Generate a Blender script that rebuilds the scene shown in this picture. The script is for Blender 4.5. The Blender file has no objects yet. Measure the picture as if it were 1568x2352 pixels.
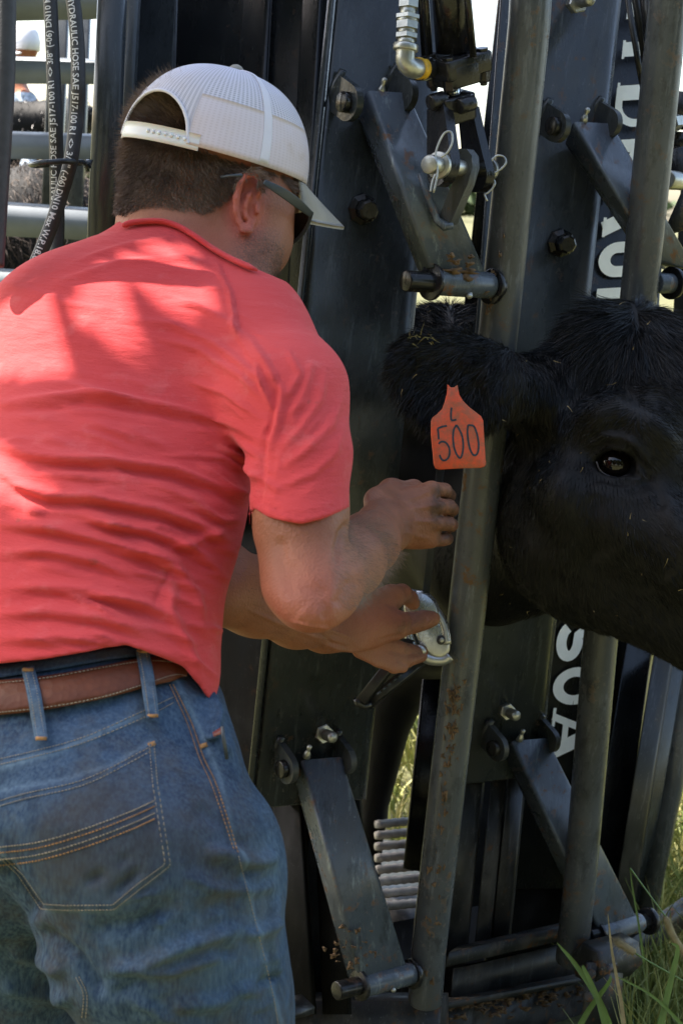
import bpy, bmesh, math, random
import numpy as np
from mathutils import Vector, Matrix
random.seed(7); np.random.seed(7)
R = math.radians
SC = bpy.context.scene
COL = SC.collection
# ---------------------------------------------------------------- camera, sky, sun, exposure
FP = 3266.7; CX, CY = 784.0, 1176.0           # focal length and centre of the photograph in the survey's pixels
CAM = np.array([0.0, 0.0, 1.58]); PITCH = R(12.5); ROLL = R(5.5)
fw = np.array([0, math.cos(PITCH), -math.sin(PITCH)]); up0 = np.array([0, math.sin(PITCH), math.cos(PITCH)]); r0 = np.array([1.0, 0, 0])
rt = math.cos(ROLL)*r0 + math.sin(ROLL)*up0
up = math.cos(ROLL)*up0 - math.sin(ROLL)*r0
B3 = np.array([rt, -up, fw])                   # camera metres (right, down, depth) -> world
cam = bpy.data.cameras.new('camera'); camo = bpy.data.objects.new('camera', cam); COL.objects.link(camo)
m = Matrix(((rt[0], up[0], -fw[0], CAM[0]), (rt[1], up[1], -fw[1], CAM[1]), (rt[2], up[2], -fw[2], CAM[2]), (0, 0, 0, 1)))
camo.matrix_world = m
cam.sensor_fit = 'VERTICAL'; cam.sensor_height = 36; cam.sensor_width = 24; cam.lens = 50
cam.clip_start = 0.05; cam.clip_end = 2000
cam.dof.use_dof = True; cam.dof.focus_distance = 2.0; cam.dof.aperture_fstop = 9.0
SC.camera = camo
SUN = np.array([-0.95, 0.27, 0.0]); SUN_EL = 50
az = math.atan2(SUN[0], SUN[1])                # compass angle from +Y towards +X
sd = np.array([math.sin(az)*math.cos(R(SUN_EL)), math.cos(az)*math.cos(R(SUN_EL)), math.sin(R(SUN_EL))])
w = bpy.data.worlds.new('World'); SC.world = w; w.use_nodes = True
nt = w.node_tree; nt.nodes.clear()
sky = nt.nodes.new('ShaderNodeTexSky'); sky.sky_type = 'NISHITA'; sky.sun_disc = False
sky.sun_elevation = R(SUN_EL); sky.sun_rotation = az; sky.air_density = 1.0; sky.dust_density = 2.5; sky.ozone_density = 0.3
bg = nt.nodes.new('ShaderNodeBackground'); bg.inputs[1].default_value = 0.15
wo = nt.nodes.new('ShaderNodeOutputWorld')
wb = nt.nodes.new('ShaderNodeMix'); wb.data_type = 'RGBA'; wb.blend_type = 'MULTIPLY'; wb.inputs[0].default_value = 1; wb.inputs[7].default_value = (1.0, .95, .885, 1)
nt.links.new(sky.outputs[0], wb.inputs[6]); nt.links.new(wb.outputs[2], bg.inputs[0]); nt.links.new(bg.outputs[0], wo.inputs[0])
sl = bpy.data.lights.new('sun', 'SUN'); sl.energy = 5.0; sl.angle = R(0.55); sl.color = (1, 0.93, 0.84)
so = bpy.data.objects.new('sun', sl); COL.objects.link(so); so.location = (-5, 5, 8)
so.rotation_euler = Vector(sd).to_track_quat('Z', 'Y').to_euler()
SC.view_settings.view_transform = 'Standard'; SC.view_settings.look = 'None'
SC.view_settings.exposure = 1.9; SC.view_settings.gamma = 1
SC.render.engine = 'CYCLES'; SC.cycles.max_bounces = 6; SC.cycles.use_denoising = True

# ---------------------------------------------------------------- helpers
def P(px, py, d):
    return CAM + np.array([(px-CX)/FP*d, (py-CY)/FP*d, d]) @ B3
def C2W(v): return CAM + np.asarray(v) @ B3
def W2C(v): return (np.asarray(v)-CAM) @ B3.T
def toPX(c):                                   # camera metres -> survey pixels
    return c[:, 0]/c[:, 2]*FP+CX, c[:, 1]/c[:, 2]*FP+CY
def dG(px, py): return 1.0/(0.629-0.00011*px-0.0000523*py)     # the plane the two gate bars stand in
def dP(px, py): return dG(px, py)+0.15                          # the plates behind them
def G(px, py, o=0.0): return P(px, py, dG(px, py)+o)
def nrm(v): v = np.asarray(v, float); return v/(np.linalg.norm(v)+1e-12)

class NG:                                       # small node helper
    def __init__(s, name):
        s.m = bpy.data.materials.new(name); s.m.use_nodes = True; s.t = s.m.node_tree
        s.b = s.t.nodes['Principled BSDF']; s.tc = s.t.nodes.new('ShaderNodeTexCoord')
    def n(s, t, **k):
        o = s.t.nodes.new('ShaderNode'+t)
        for a, v in k.items():
            if a in o.bl_rna.properties.keys(): setattr(o, a, v)
            else: o.inputs[a.replace('_', ' ')].default_value = v
        return o
    def l(s, a, b): s.t.links.new(a, b)
    def coord(s, sc=(1, 1, 1)):
        mp = s.n('Mapping'); mp.inputs['Scale'].default_value = sc; s.l(s.tc.outputs['Object'], mp.inputs[0]); return mp.outputs[0]
    def noise(s, scale, detail=4, sc=(1, 1, 1), rough=0.55):
        o = s.n('TexNoise', Scale=scale, Detail=detail, Roughness=rough); s.l(s.coord(sc), o.inputs['Vector']); return o.outputs[0]
    def ramp(s, fac, stops):
        r = s.n('ValToRGB'); el = r.color_ramp.elements
        while len(el) < len(stops): el.new(0.5)
        for e, (p, c) in zip(el, stops): e.position = p; e.color = (c[0], c[1], c[2], 1) if hasattr(c, '__len__') else (c, c, c, 1)
        s.l(fac, r.inputs[0]); return r.outputs[0]
    def mix(s, fac, a, b, bt='MIX'):
        x = s.n('Mix', data_type='RGBA', blend_type=bt)
        for v, i in ((fac, 0), (a, 6), (b, 7)):
            if hasattr(v, 'is_linked'): s.l(v, x.inputs[i])
            else: x.inputs[i].default_value = v if i == 0 else (*v, 1)
        return x.outputs[2]
    def math(s, op, a, b=0.5):
        x = s.n('Math', operation=op)
        for v, i in ((a, 0), (b, 1)):
            if hasattr(v, 'is_linked'): s.l(v, x.inputs[i])
            else: x.inputs[i].default_value = v
        return x.outputs[0]
    def bump(s, h, dist=0.001, strength=1.0, prev=None):
        x = s.n('Bump', Distance=dist, Strength=strength); s.l(h, x.inputs['Height'])
        if prev is not None: s.l(prev, x.inputs['Normal'])
        s.l(x.outputs[0], s.b.inputs['Normal']); return x.outputs[0]
    def col(s, c):
        if hasattr(c, 'is_linked'): s.l(c, s.b.inputs['Base Color'])
        else: s.b.inputs['Base Color'].default_value = (*c, 1)
    def set(s, **k):
        for a, v in k.items(): s.b.inputs[a.replace('_', ' ')].default_value = v
        return s

def painted(name, c, rough=0.35, rust=0.5, dust=0.35, orange=0.0, metal=0.0, rustc=(0.13, 0.06, 0.022), grime=0.5):
    g = NG(name)
    n1 = g.noise(5, 5); n2 = g.noise(38, 6, rough=0.7); n3 = g.noise(9, 5, (1, 1, .35), .65); n4 = g.noise(160, 3)
    c2 = tuple(x*(1-grime*.55) for x in c); c3 = tuple(x*1.25+0.012 for x in c)
    base = g.ramp(n1, [(0.3, c2), (0.5, c), (0.72, c3)])
    dm = g.math('MULTIPLY', g.ramp(n3, [(0.5, 0), (0.75, 1)]), dust)
    base = g.mix(dm, base, (0.12, 0.105, 0.085))
    spk = g.ramp(n4, [(0.67, 0), (0.74, 1)]); spk = g.math('MULTIPLY', spk, dust*0.7)
    base = g.mix(spk, base, (0.25, 0.24, 0.22))
    sc1 = g.ramp(g.noise(55, 5, (1, 1, .10), .8), [(0.57, 0), (0.64, 1)]); sc2 = g.ramp(g.noise(80, 4, (1, .4, .6), .8), [(0.64, 0), (0.70, 1)])
    wear = g.math('MULTIPLY', g.math('MAXIMUM', sc1, sc2), min(1, dust*1.6)); base = g.mix(g.math('MULTIPLY', wear, .85), base, tuple(min(.3, x*2.6+.028) for x in c))
    dk = g.ramp(g.noise(26, 6, (1, 1, .5), .8), [(0.36, 1), (0.47, 0)]); base = g.mix(g.math('MULTIPLY', dk, .6), base, tuple(x*.3 for x in c))
    rm = g.math('MULTIPLY', g.ramp(n2, [(0.62-.05*rust, 0), (0.70-.05*rust, 1)]), g.ramp(g.noise(3.3, 3), [(0.52-.12*rust, 0), (0.66-.1*rust, 1)]))
    rm = g.math('MULTIPLY', rm, rust)
    base = g.mix(rm, base, rustc)
    g.col(base); g.set(Metallic=metal)
    rr = g.math('ADD', g.math('MULTIPLY', g.math('ADD', dm, rm), 0.5), g.math('MULTIPLY', n3, rough*1.7)); 
    g.l(g.math('MINIMUM', rr, 0.95), g.b.inputs['Roughness'])
    g.b.inputs['Specular IOR Level'].default_value = 0.38
    b = g.bump(n2, 0.0006, 0.5)
    if orange: g.bump(g.noise(230, 2), 0.0005, orange, b)
    return g.m
def plain(name, c, rough=0.5, metal=0.0, var=0.25, scale=30, bump=0.0, spec=0.5, sub=0, alt=None):
    g = NG(name); n1 = g.noise(scale, 5)
    a = tuple(x*(1-var) for x in c); b = alt or tuple(min(1, x*(1+var)) for x in c)
    g.col(g.ramp(n1, [(0.3, a), (0.7, b)])); g.set(Roughness=rough, Metallic=metal); g.b.inputs['Specular IOR Level'].default_value = spec
    if bump: g.bump(g.noise(scale*4, 4), 0.001, bump)
    if sub: g.set(Subsurface_Weight=sub, Subsurface_Scale=0.01)
    return g.m

BASE = {}
def mk(name, V, F, mat, parent=None, smooth=True, label=None, cat=None, group=None, kind=None, loc=None, sharp=None):
    V = np.asarray(V, float)
    if parent is None:
        o0 = np.array(loc) if loc is not None else np.array([(V[:, 0].min()+V[:, 0].max())/2, (V[:, 1].min()+V[:, 1].max())/2, V[:, 2].min()])
        if kind == 'structure' and loc is None: o0 = np.zeros(3)
    else: o0 = BASE[parent.name]
    me = bpy.data.meshes.new(name)
    if isinstance(F, np.ndarray):
        n, k = F.shape
        me.vertices.add(len(V)); me.vertices.foreach_set('co', (V-o0).astype(np.float32).ravel())
        me.loops.add(n*k); me.loops.foreach_set('vertex_index', F.astype(np.int32).ravel())
        me.polygons.add(n); me.polygons.foreach_set('loop_start', np.arange(0, n*k, k, dtype=np.int32))
        me.update(calc_edges=True); me.validate()
    else: me.from_pydata((V-o0).tolist(), [], F)
    if smooth: me.polygons.foreach_set('use_smooth', np.ones(len(me.polygons), bool))
    if isinstance(mat, (list, tuple)):
        for mm in mat: me.materials.append(mm)
    else: me.materials.append(mat)
    me.update()
    if sharp: 
        try: me.set_sharp_from_angle(angle=R(sharp))
        except Exception: pass
    o = bpy.data.objects.new(name, me); COL.objects.link(o)
    if parent is None: o.location = o0
    else: o.parent = parent
    BASE[o.name] = o0
    if label: o['label'] = label
    if cat: o['category'] = cat
    if group: o['group'] = group
    if kind: o['kind'] = kind
    return o
def thing(name, label, cat, loc, group=None):
    o = bpy.data.objects.new(name, None); COL.objects.link(o); o.location = loc; o.empty_display_size = 0.1
    o['label'] = label; o['category'] = cat
    if group: o['group'] = group
    BASE[o.name] = np.asarray(loc, float); return o

class MB:                                       # collects shapes for one mesh
    def __init__(s): s.V = []; s.F = []; s.n = 0
    def add(s, V, F):
        s.V.append(np.asarray(V, float)); s.F += [tuple(i+s.n for i in f) for f in F]; s.n += len(V); return s
    def build(s, name, mat, parent=None, **k): return mk(name, np.vstack(s.V), s.F, mat, parent, **k)
def frame(d, ref=None):
    d = nrm(d)
    if ref is None: ref = (0, 0, 1) if abs(d[2]) < 0.9 else (0, 1, 0)
    a = nrm(np.cross(d, ref)); b = np.cross(d, a); return a, b
def loft(rings, cap=True):
    n = len(rings[0]); V = np.vstack(rings); F = []
    for i in range(len(rings)-1):
        for j in range(n): F.append((i*n+j, i*n+(j+1) % n, (i+1)*n+(j+1) % n, (i+1)*n+j))
    if cap: F.append(tuple(range(n))[::-1]); F.append(tuple((len(rings)-1)*n+j for j in range(n)))
    return V, F
def tube(pts, rad, seg=16, cap=True, bev=0.0, flat=1.0):
    pts = [np.asarray(p, float) for p in pts]; N = len(pts)
    rad = [rad]*N if not hasattr(rad, '__len__') else list(rad)
    if bev:                                     # rounded rims
        d0 = nrm(pts[1]-pts[0]); d1 = nrm(pts[-1]-pts[-2])
        pts = [pts[0], pts[0]+d0*bev*.3, pts[0]+d0*bev]+pts[1:-1]+[pts[-1]-d1*bev, pts[-1]-d1*bev*.3, pts[-1]]
        rad = [rad[0]-bev, rad[0]-bev*.3, rad[0]]+rad[1:-1]+[rad[-1], rad[-1]-bev*.3, rad[-1]-bev]; N = len(pts)
    rings = []; a = None
    for i in range(N):
        d = nrm(pts[min(i+1, N-1)]-pts[max(i-1, 0)])
        if a is None: a, b = frame(d)
        else: a = nrm(a-d*np.dot(a, d)); b = np.cross(d, a)
        t = np.linspace(0, 2*math.pi, seg, endpoint=False)
        rings.append(pts[i]+rad[i]*(np.outer(np.cos(t), a)+flat*np.outer(np.sin(t), b)))
    return loft(rings, cap)
def rrect(c, r, k=3):                           # rounded quad through four 3D corners
    out = []
    for i in range(4):
        p = c[i]; a = c[i-1]; b = c[(i+1) % 4]
        ra = nrm(a-p)*r; rb = nrm(b-p)*r
        for j in range(k+1):
            t = j/k; out.append((1-t)**2*(p+ra)+2*t*(1-t)*p+t*t*(p+rb))
    return np.array(out)
def qbeam(TL, TR, BR, BL, off, r=0.008, off2=None, k=3):
    """a box section whose camera-side face has the four surveyed corners (px, py, depth); off = shift to the far face"""
    off2 = off2 or off
    def w(p, o=None):
        if o is None: return P(*p)
        return P(p[0]+o[0], p[1]+o[1], p[2]+o[2])
    top = [w(TL), w(TR), w(TR, off), w(TL, off)]; bot = [w(BL), w(BR), w(BR, off2), w(BL, off2)]
    return loft([rrect(top, r, k), rrect(bot, r, k)])
def box(c, u, v, w_):                            # half-axis vectors
    c, u, v, w_ = map(lambda q: np.asarray(q, float), (c, u, v, w_))
    V = [c+a*u+b*v+e*w_ for a in (-1, 1) for b in (-1, 1) for e in (-1, 1)]
    return V, [(0, 1, 3, 2), (4, 6, 7, 5), (0, 4, 5, 1), (2, 3, 7, 6), (0, 2, 6, 4), (1, 5, 7, 3)]
def prism(poly, ext):
    poly = np.asarray(poly, float); n = len(poly)
    return loft([poly, poly+np.asarray(ext)])
def hexn(p, d, r, h, ang=0.2, bev=True):
    a, b = frame(d); d = nrm(d); rings = []
    for t, s in ((0, 1), (h*.85, 1), (h, .9)):
        rings.append(np.array([p+d*t+r*s*(math.cos(ang+k*math.pi/3)*a+math.sin(ang+k*math.pi/3)*b) for k in range(6)]))
    return loft(rings)
def lerp(a, b, t): return np.asarray(a, float)*(1-t)+np.asarray(b, float)*t
def spline(pts, n):
    pts = [np.asarray(p, float) for p in pts]; out = []
    q = [2*pts[0]-pts[1]]+pts+[2*pts[-1]-pts[-2]]
    N = len(pts)-1
    for i in range(n):
        t = i/(n-1)*N; k = min(int(t), N-1); t -= k
        p0, p1, p2, p3 = q[k], q[k+1], q[k+2], q[k+3]
        out.append(0.5*((2*p1)+(-p0+p2)*t+(2*p0-5*p1+4*p2-p3)*t*t+(-p0+3*p1-3*p2+p3)*t**3))
    return out

# ---------------------------------------------------------------- implicit modelling (camera metres) and surface nets
class SDF:
    def __init__(s, vox, pad=0.012): s.vox = vox; s.pr = []; s.pad = pad; s.post = None
    def cap(s, a, ra, b, rb, k=0.01, zs=1.0, neg=False):      # (px,py,d), radius in survey pixels
        A = np.array([(a[0]-CX)/FP*a[2], (a[1]-CY)/FP*a[2], a[2]]); Bp = np.array([(b[0]-CX)/FP*b[2], (b[1]-CY)/FP*b[2], b[2]])
        s.pr.append(('c', A, ra/FP*a[2], Bp, rb/FP*b[2], k, zs, neg)); return s
    def chain(s, pts, k=0.006, zs=1.0, neg=False):             # (px,py,d,r)
        for p, q in zip(pts[:-1], pts[1:]): s.cap(p[:3], p[3], q[:3], q[3], k, zs, neg)
        return s
    def ell(s, c, r, rot=0, k=0.01, neg=False, yaw=0):
        C = np.array([(c[0]-CX)/FP*c[2], (c[1]-CY)/FP*c[2], c[2]]); rr = np.array(r, float)/FP*c[2]
        s.pr.append(('e', C, rr, R(rot), k, R(yaw), neg)); return s
    def field(s):
        lo = np.full(3, 1e9); hi = -lo
        for p in s.pr:
            if p[-1]: continue
            if p[0] == 'c':
                for q, r in ((p[1], p[2]), (p[3], p[4])):
                    e = np.array([r, r, r*p[6]]); lo = np.minimum(lo, q-e); hi = np.maximum(hi, q+e)
            else:
                e = np.full(3, p[2].max()) if p[3] or p[5] else p[2]; lo = np.minimum(lo, p[1]-e); hi = np.maximum(hi, p[1]+e)
        lo -= s.pad; hi += s.pad
        if getattr(s, 'clip', None) is not None: lo = np.maximum(lo, s.clip[0]); hi = np.minimum(hi, s.clip[1])
        n = np.ceil((hi-lo)/s.vox).astype(int)+1
        s.lo = lo; ax = [(lo[i]+s.vox*np.arange(n[i])).astype(np.float32) for i in range(3)]
        Fd = np.full(n, 0.05, np.float32)
        for p in s.pr:
            if p[0] == 'c':
                A, ra, Bp, rb, k, zs, neg = p[1:]; e = np.array([1, 1, zs])*max(ra, rb)+k+0.008
                l = np.minimum(A, Bp)-e; h = np.maximum(A, Bp)+e
            else:
                C, rr, rot, k, yaw, neg = p[1:]; e = (np.full(3, rr.max()) if rot or yaw else rr)+k+0.008; l = C-e; h = C+e
            i0 = np.maximum(((l-lo)/s.vox).astype(int), 0); i1 = np.minimum(((h-lo)/s.vox).astype(int)+2, n)
            if (i1 <= i0).any(): continue
            X = ax[0][i0[0]:i1[0], None, None]; Y = ax[1][None, i0[1]:i1[1], None]; Z = ax[2][None, None, i0[2]:i1[2]]
            if p[0] == 'c':
                d = (Bp-A).astype(np.float32); d2 = d*np.array([1, 1, 1/zs]); L = float(d2@d2)+1e-12
                x = X-A[0]; y = Y-A[1]; z = (Z-A[2])/zs
                t = np.clip((x*d2[0]+y*d2[1]+z*d2[2])/L, 0, 1)
                v = np.sqrt((x-t*d2[0])**2+(y-t*d2[1])**2+(z-t*d2[2])**2)-(ra+(rb-ra)*t)
                if zs < 1: v = v*(0.5+0.5*zs)
            else:
                x = X-C[0]; y = Y-C[1]; z = Z-C[2]
                if yaw: cy, sy = math.cos(yaw), math.sin(yaw); x, z = cy*x+sy*z, -sy*x+cy*z
                if rot: cr, sr = math.cos(rot), math.sin(rot); x, y = cr*x+sr*y, -sr*x+cr*y
                k0 = np.sqrt((x/rr[0])**2+(y/rr[1])**2+(z/rr[2])**2); k1 = np.sqrt((x/rr[0]**2)**2+(y/rr[1]**2)**2+(z/rr[2]**2)**2)+1e-6
                v = k0*(k0-1)/k1
            sub = Fd[i0[0]:i1[0], i0[1]:i1[1], i0[2]:i1[2]]
            if neg: h_ = np.maximum(k-np.abs(sub+v), 0)/k if k > 0 else 0; sub[...] = np.maximum(sub, -v)+h_*h_*k*0.25
            else: h_ = np.maximum(k-np.abs(sub-v), 0)/k if k > 0 else 0; sub[...] = np.minimum(sub, v)-h_*h_*k*0.25
        if s.post: Fd = s.post(Fd, ax)
        s.Fd = Fd; return Fd
    def mesh(s, smooth=2):
        Fd = s.field(); I = Fd < 0; nx, ny, nz = Fd.shape
        cnt = np.zeros((nx-1, ny-1, nz-1), np.uint8)
        for a in (0, 1):
            for b in (0, 1):
                for c in (0, 1): cnt += I[a:nx-1+a, b:ny-1+b, c:nz-1+c]
        act = np.argwhere((cnt > 0) & (cnt < 8)); idx = np.full(cnt.shape, -1, np.int32); idx[tuple(act.T)] = np.arange(len(act))
        acc = np.zeros((len(act), 3)); num = np.zeros(len(act))
        cs = [(a, b, c) for a in (0, 1) for b in (0, 1) for c in (0, 1)]
        val = {c: Fd[act[:, 0]+c[0], act[:, 1]+c[1], act[:, 2]+c[2]] for c in cs}
        for c in cs:
            for ax_ in range(3):
                if c[ax_]: continue
                e = list(c); e[ax_] = 1; e = tuple(e); v0, v1 = val[c], val[e]; mk_ = (v0 < 0) != (v1 < 0)
                t = np.where(mk_, v0/(v0-v1+1e-12*(v0 == v1)), 0); pt = np.tile(np.array(c, float), (len(act), 1)); pt[:, ax_] += t
                acc[mk_] += pt[mk_]; num[mk_] += 1
        V = s.lo+s.vox*(act+acc/num[:, None])
        Q = []
        for ax_ in range(3):
            u, v = [(1, 2), (2, 0), (0, 1)][ax_]
            sl0 = [slice(1, -1)]*3; sl0[ax_] = slice(0, -1); sl1 = list(sl0); sl1[ax_] = slice(1, None)
            A = I[tuple(sl0)]; Bq = I[tuple(sl1)]; ed = np.argwhere(A != Bq); fl = A[tuple(ed.T)]
            off = np.ones(3, int); off[ax_] = 0; ed = ed+off
            du = np.zeros(3, int); du[u] = 1; dv = np.zeros(3, int); dv[v] = 1
            q = np.stack([idx[tuple((ed-du-dv).T)], idx[tuple((ed-dv).T)], idx[tuple(ed.T)], idx[tuple((ed-du).T)]], 1)
            q[~fl] = q[~fl][:, ::-1]; Q.append(q)
        Q = np.vstack(Q); Q = Q[(Q >= 0).all(1)]
        e = np.vstack([Q[:, [0, 1]], Q[:, [1, 2]], Q[:, [2, 3]], Q[:, [3, 0]]])
        for _ in range(smooth):
            a2 = np.zeros_like(V); n2 = np.zeros(len(V))
            for k in range(3): a2[:, k] = np.bincount(e[:, 0], V[e[:, 1], k], len(V))+np.bincount(e[:, 1], V[e[:, 0], k], len(V))
            n2 = np.bincount(e[:, 0], None, len(V))+np.bincount(e[:, 1], None, len(V)); V = 0.45*V+0.55*a2/np.maximum(n2, 1)[:, None]
        return V, Q
def normals(V, Q):
    fn = np.cross(V[Q[:, 2]]-V[Q[:, 0]], V[Q[:, 3]]-V[Q[:, 1]]); N = np.zeros_like(V)
    for j in range(4):
        for k in range(3): N[:, k] += np.bincount(Q[:, j], fn[:, k], len(V))
    return N/(np.linalg.norm(N, axis=1)[:, None]+1e-12)
def polydist(px, py, pl):
    """distance in survey pixels to a polyline, position along it 0..1 and signed side"""
    pl = np.asarray(pl, float); best = np.full(px.shape, 1e9); tt = np.zeros(px.shape); sg = np.zeros(px.shape)
    L = np.r_[0, np.cumsum(np.linalg.norm(np.diff(pl, axis=0), axis=1))]
    for i in range(len(pl)-1):
        a, b = pl[i], pl[i+1]; d = b-a; l2 = d@d+1e-9; t = np.clip(((px-a[0])*d[0]+(py-a[1])*d[1])/l2, 0, 1)
        ex, ey = px-a[0]-t*d[0], py-a[1]-t*d[1]; q = np.hypot(ex, ey); mm = q < best
        best[mm] = q[mm]; tt[mm] = ((L[i]+t*math.sqrt(l2))/L[-1])[mm]; sg[mm] = np.sign(d[0]*ey-d[1]*ex)[mm]
    return best, tt, sg
def inpoly(px, py, pl):
    c = np.zeros(px.shape, bool); n = len(pl)
    for i in range(n):
        x1, y1 = pl[i]; x2, y2 = pl[i-1]
        if y1 == y2: continue
        c ^= ((y1 > py) != (y2 > py)) & (px < (x2-x1)*(py-y1)/(y2-y1)+x1)
    return c
class ZB:                                       # nearest surface depth of a mesh per survey pixel
    def __init__(s, V, N, step=9):
        V = V[N[:, 2] < .1]; s.st = step; px, py = toPX(V); s.x0, s.y0 = px.min(), py.min()
        w_, h_ = int((px.max()-s.x0)/step)+2, int((py.max()-s.y0)/step)+2
        z = np.full((w_, h_), 1e9); np.minimum.at(z, (((px-s.x0)/step).astype(int), ((py-s.y0)/step).astype(int)), V[:, 2])
        for _ in range(3):
            zz = np.pad(z, 1, constant_values=1e9); nb = np.min([zz[1+i:1+i+w_, 1+j:1+j+h_] for i in (-1, 0, 1) for j in (-1, 0, 1)], axis=0); z = np.where(z > 1e8, nb, z)
        q = z.copy()
        for i in (-1, 0, 1):
            for j in (-1, 0, 1):
                r_ = np.roll(np.roll(z, i, 0), j, 1); q += np.where(np.abs(r_-z) < .03, r_, z)
        s.z = q/10
    def __call__(s, px, py):
        i = np.clip((np.asarray(px)-s.x0)/s.st, 0, s.z.shape[0]-1).astype(int); j = np.clip((np.asarray(py)-s.y0)/s.st, 0, s.z.shape[1]-1).astype(int)
        return s.z[i, j]
def smooth1(a, n):
    a = np.asarray(a, float)
    for _ in range(n):
        b = a.copy(); b[1:-1] = (a[:-2]+a[1:-1]*2+a[2:])/4; a = b
    return a
def strip(zb, pts, hw, off=0.003, thick=0.003, n=40, m=5, bulge=0.0, sm=8, r=None):
    """a band of cloth or leather laid on a surface along a surveyed line; returns world verts, faces"""
    c = np.array(spline([np.array(p, float) for p in pts], n)); t = np.gradient(c, axis=0); t /= np.linalg.norm(t, axis=1)[:, None]+1e-9
    nn = np.stack([-t[:, 1], t[:, 0]], 1); hw = np.interp(np.linspace(0, 1, n), np.linspace(0, 1, len(hw)), hw) if hasattr(hw, '__len__') else np.full(n, hw)
    z = np.array([[float(zb(*(c[i]+nn[i]*hw[i]*(2*j/(m-1)-1)))) for j in range(m)] for i in range(n)])
    z[z > 1e8] = np.median(z[z < 1e8])
    zc = smooth1(np.median(z, axis=1), sm); zsl = smooth1((z[:, -1]-z[:, 0]), sm)
    front = []; back = []
    for i in range(n):
        for j in range(m):
            u = 2*j/(m-1)-1; p = c[i]+nn[i]*hw[i]*u; d = zc[i]+zsl[i]*u/2*0.8-off-bulge*(1-u*u)
            front.append(P(p[0], p[1], d-thick)); back.append(P(p[0], p[1], d+thick))
    V = np.array(front+back); K = n*m; F = []
    for i in range(n-1):
        for j in range(m-1):
            a = i*m+j; F.append((a, a+m, a+m+1, a+1)); F.append((K+a, K+a+1, K+a+m+1, K+a+m))
    for i in range(n-1):
        for j in (0, m-1): a = i*m+j; F.append((a, K+a, K+a+m, a+m) if j == 0 else (a+m, K+a+m, K+a, a))
    for i in (0, n-1):
        for j in range(m-1): a = i*m+j; F.append((a+1, K+a+1, K+a, a) if i == 0 else (a, K+a, K+a+1, a+1))
    return V, F
def hairmesh(roots, dirs, length, width, seg=3, curl=0.15, droop=None):
    """tapered two-sided hair blades; all in world metres"""
    n = len(roots); L = np.asarray(length).reshape(-1, 1)*np.ones((n, 1)); D = dirs/np.linalg.norm(dirs, axis=1)[:, None]
    view = nrm(np.array([0, -1, 0.15])); side = np.cross(D, view+0.5*np.random.randn(n, 3)); side /= np.linalg.norm(side, axis=1)[:, None]+1e-9
    bend = np.random.randn(n, 3)*curl+(droop if droop is not None else 0)
    V = []
    for k in range(seg+1):
        t = k/seg; c = roots+D*L*t+bend*L*t*t; wd = width*(1-0.85*t)
        V.append(c-side*wd/2); V.append(c+side*wd/2)
    V = np.stack(V, 1).reshape(-1, 3); b = (np.arange(n)*(2*(seg+1)))[:, None]
    F = np.vstack([b+np.array([[2*k, 2*k+1, 2*k+3, 2*k+2]]) for k in range(seg)])
    return V, F
# ---------------------------------------------------------------- materials
M = {}
M['plate'] = painted('grey_gate_paint', (0.028, 0.033, 0.035), 0.34, 0.6, 0.34, orange=0.35)
M['pipe'] = painted('grey_bar_paint', (0.074, 0.080, 0.083), 0.32, 1.0, 0.25, rustc=(0.14, 0.075, 0.028))
M['arm'] = painted('blue_grey_arm_paint', (0.088, 0.106, 0.126), 0.30, 1.1, 0.40, orange=0.25, rustc=(0.16, 0.075, 0.03))
M['black'] = painted('black_panel_paint', (0.006, 0.007, 0.008), 0.30, 0.3, 0.08, orange=0.3); M['black'].node_tree.nodes['Principled BSDF'].inputs['Specular IOR Level'].default_value = 0.28
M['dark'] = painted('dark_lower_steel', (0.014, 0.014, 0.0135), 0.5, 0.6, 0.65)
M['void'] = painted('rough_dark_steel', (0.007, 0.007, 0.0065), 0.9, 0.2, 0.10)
M['void'].node_tree.nodes['Principled BSDF'].inputs['Specular IOR Level'].default_value = 0.1
M['base'] = painted('muddy_base_steel', (0.018, 0.019, 0.018), 0.6, 1.2, 1.0)
M['cast'] = painted('black_cast_iron', (0.010, 0.010, 0.011), 0.27, .6, 0.2, orange=0.7, rustc=(0.11, 0.05, 0.02))
M['pin'] = painted('oiled_pin', (0.014, 0.014, 0.014), 0.25, 0.6, 0.3, metal=0.3)
M['slate'] = painted('slate_post_paint', (0.045, 0.052, 0.057), 0.32, 0.15, 0.2)
M['galv'] = plain('galvanised_rail', (0.17, 0.195, 0.22), 0.5, 0.15, 0.2, 8, 0.15)
M['zinc'] = plain('zinc_fitting', (0.42, 0.42, 0.38), 0.36, 0.8, 0.25, 60, 0.2)
M['alu'] = painted('worn_aluminium', (0.46, 0.46, 0.455), 0.34, 0.1, 0.2, orange=.2, metal=.85)
M['chrome'] = plain('chrome_rod', (0.7, 0.72, 0.75), 0.1, 1.0, 0.05, 20)
M['yellow'] = plain('yellow_sealant', (0.6, 0.35, 0.02), 0.5, 0, 0.3, 60)
M['mud'] = plain('dried_manure', (0.14, 0.085, 0.04), 0.95, 0, 0.45, 90, 1.0)
M['rubber'] = plain('hose_rubber', (0.035, 0.034, 0.034), 0.55, 0, 0.25, 90, 0.3)
M['plastic'] = plain('black_plastic', (0.012, 0.012, 0.013), 0.35, 0, 0.2, 60)
M['print'] = plain('white_print', (0.62, 0.62, 0.62), 0.6, 0, 0.12, 200)
M['decal'] = plain('white_decal', (0.84, 0.86, 0.87), 0.35, 0, 0.06, 30)
M['ink'] = plain('marker_ink', (0.012, 0.03, 0.035), 0.7, 0, 0.5, 260)
M['thread'] = plain('tan_thread', (0.33, 0.17, 0.06), 0.8, 0, 0.3, 200)
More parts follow.
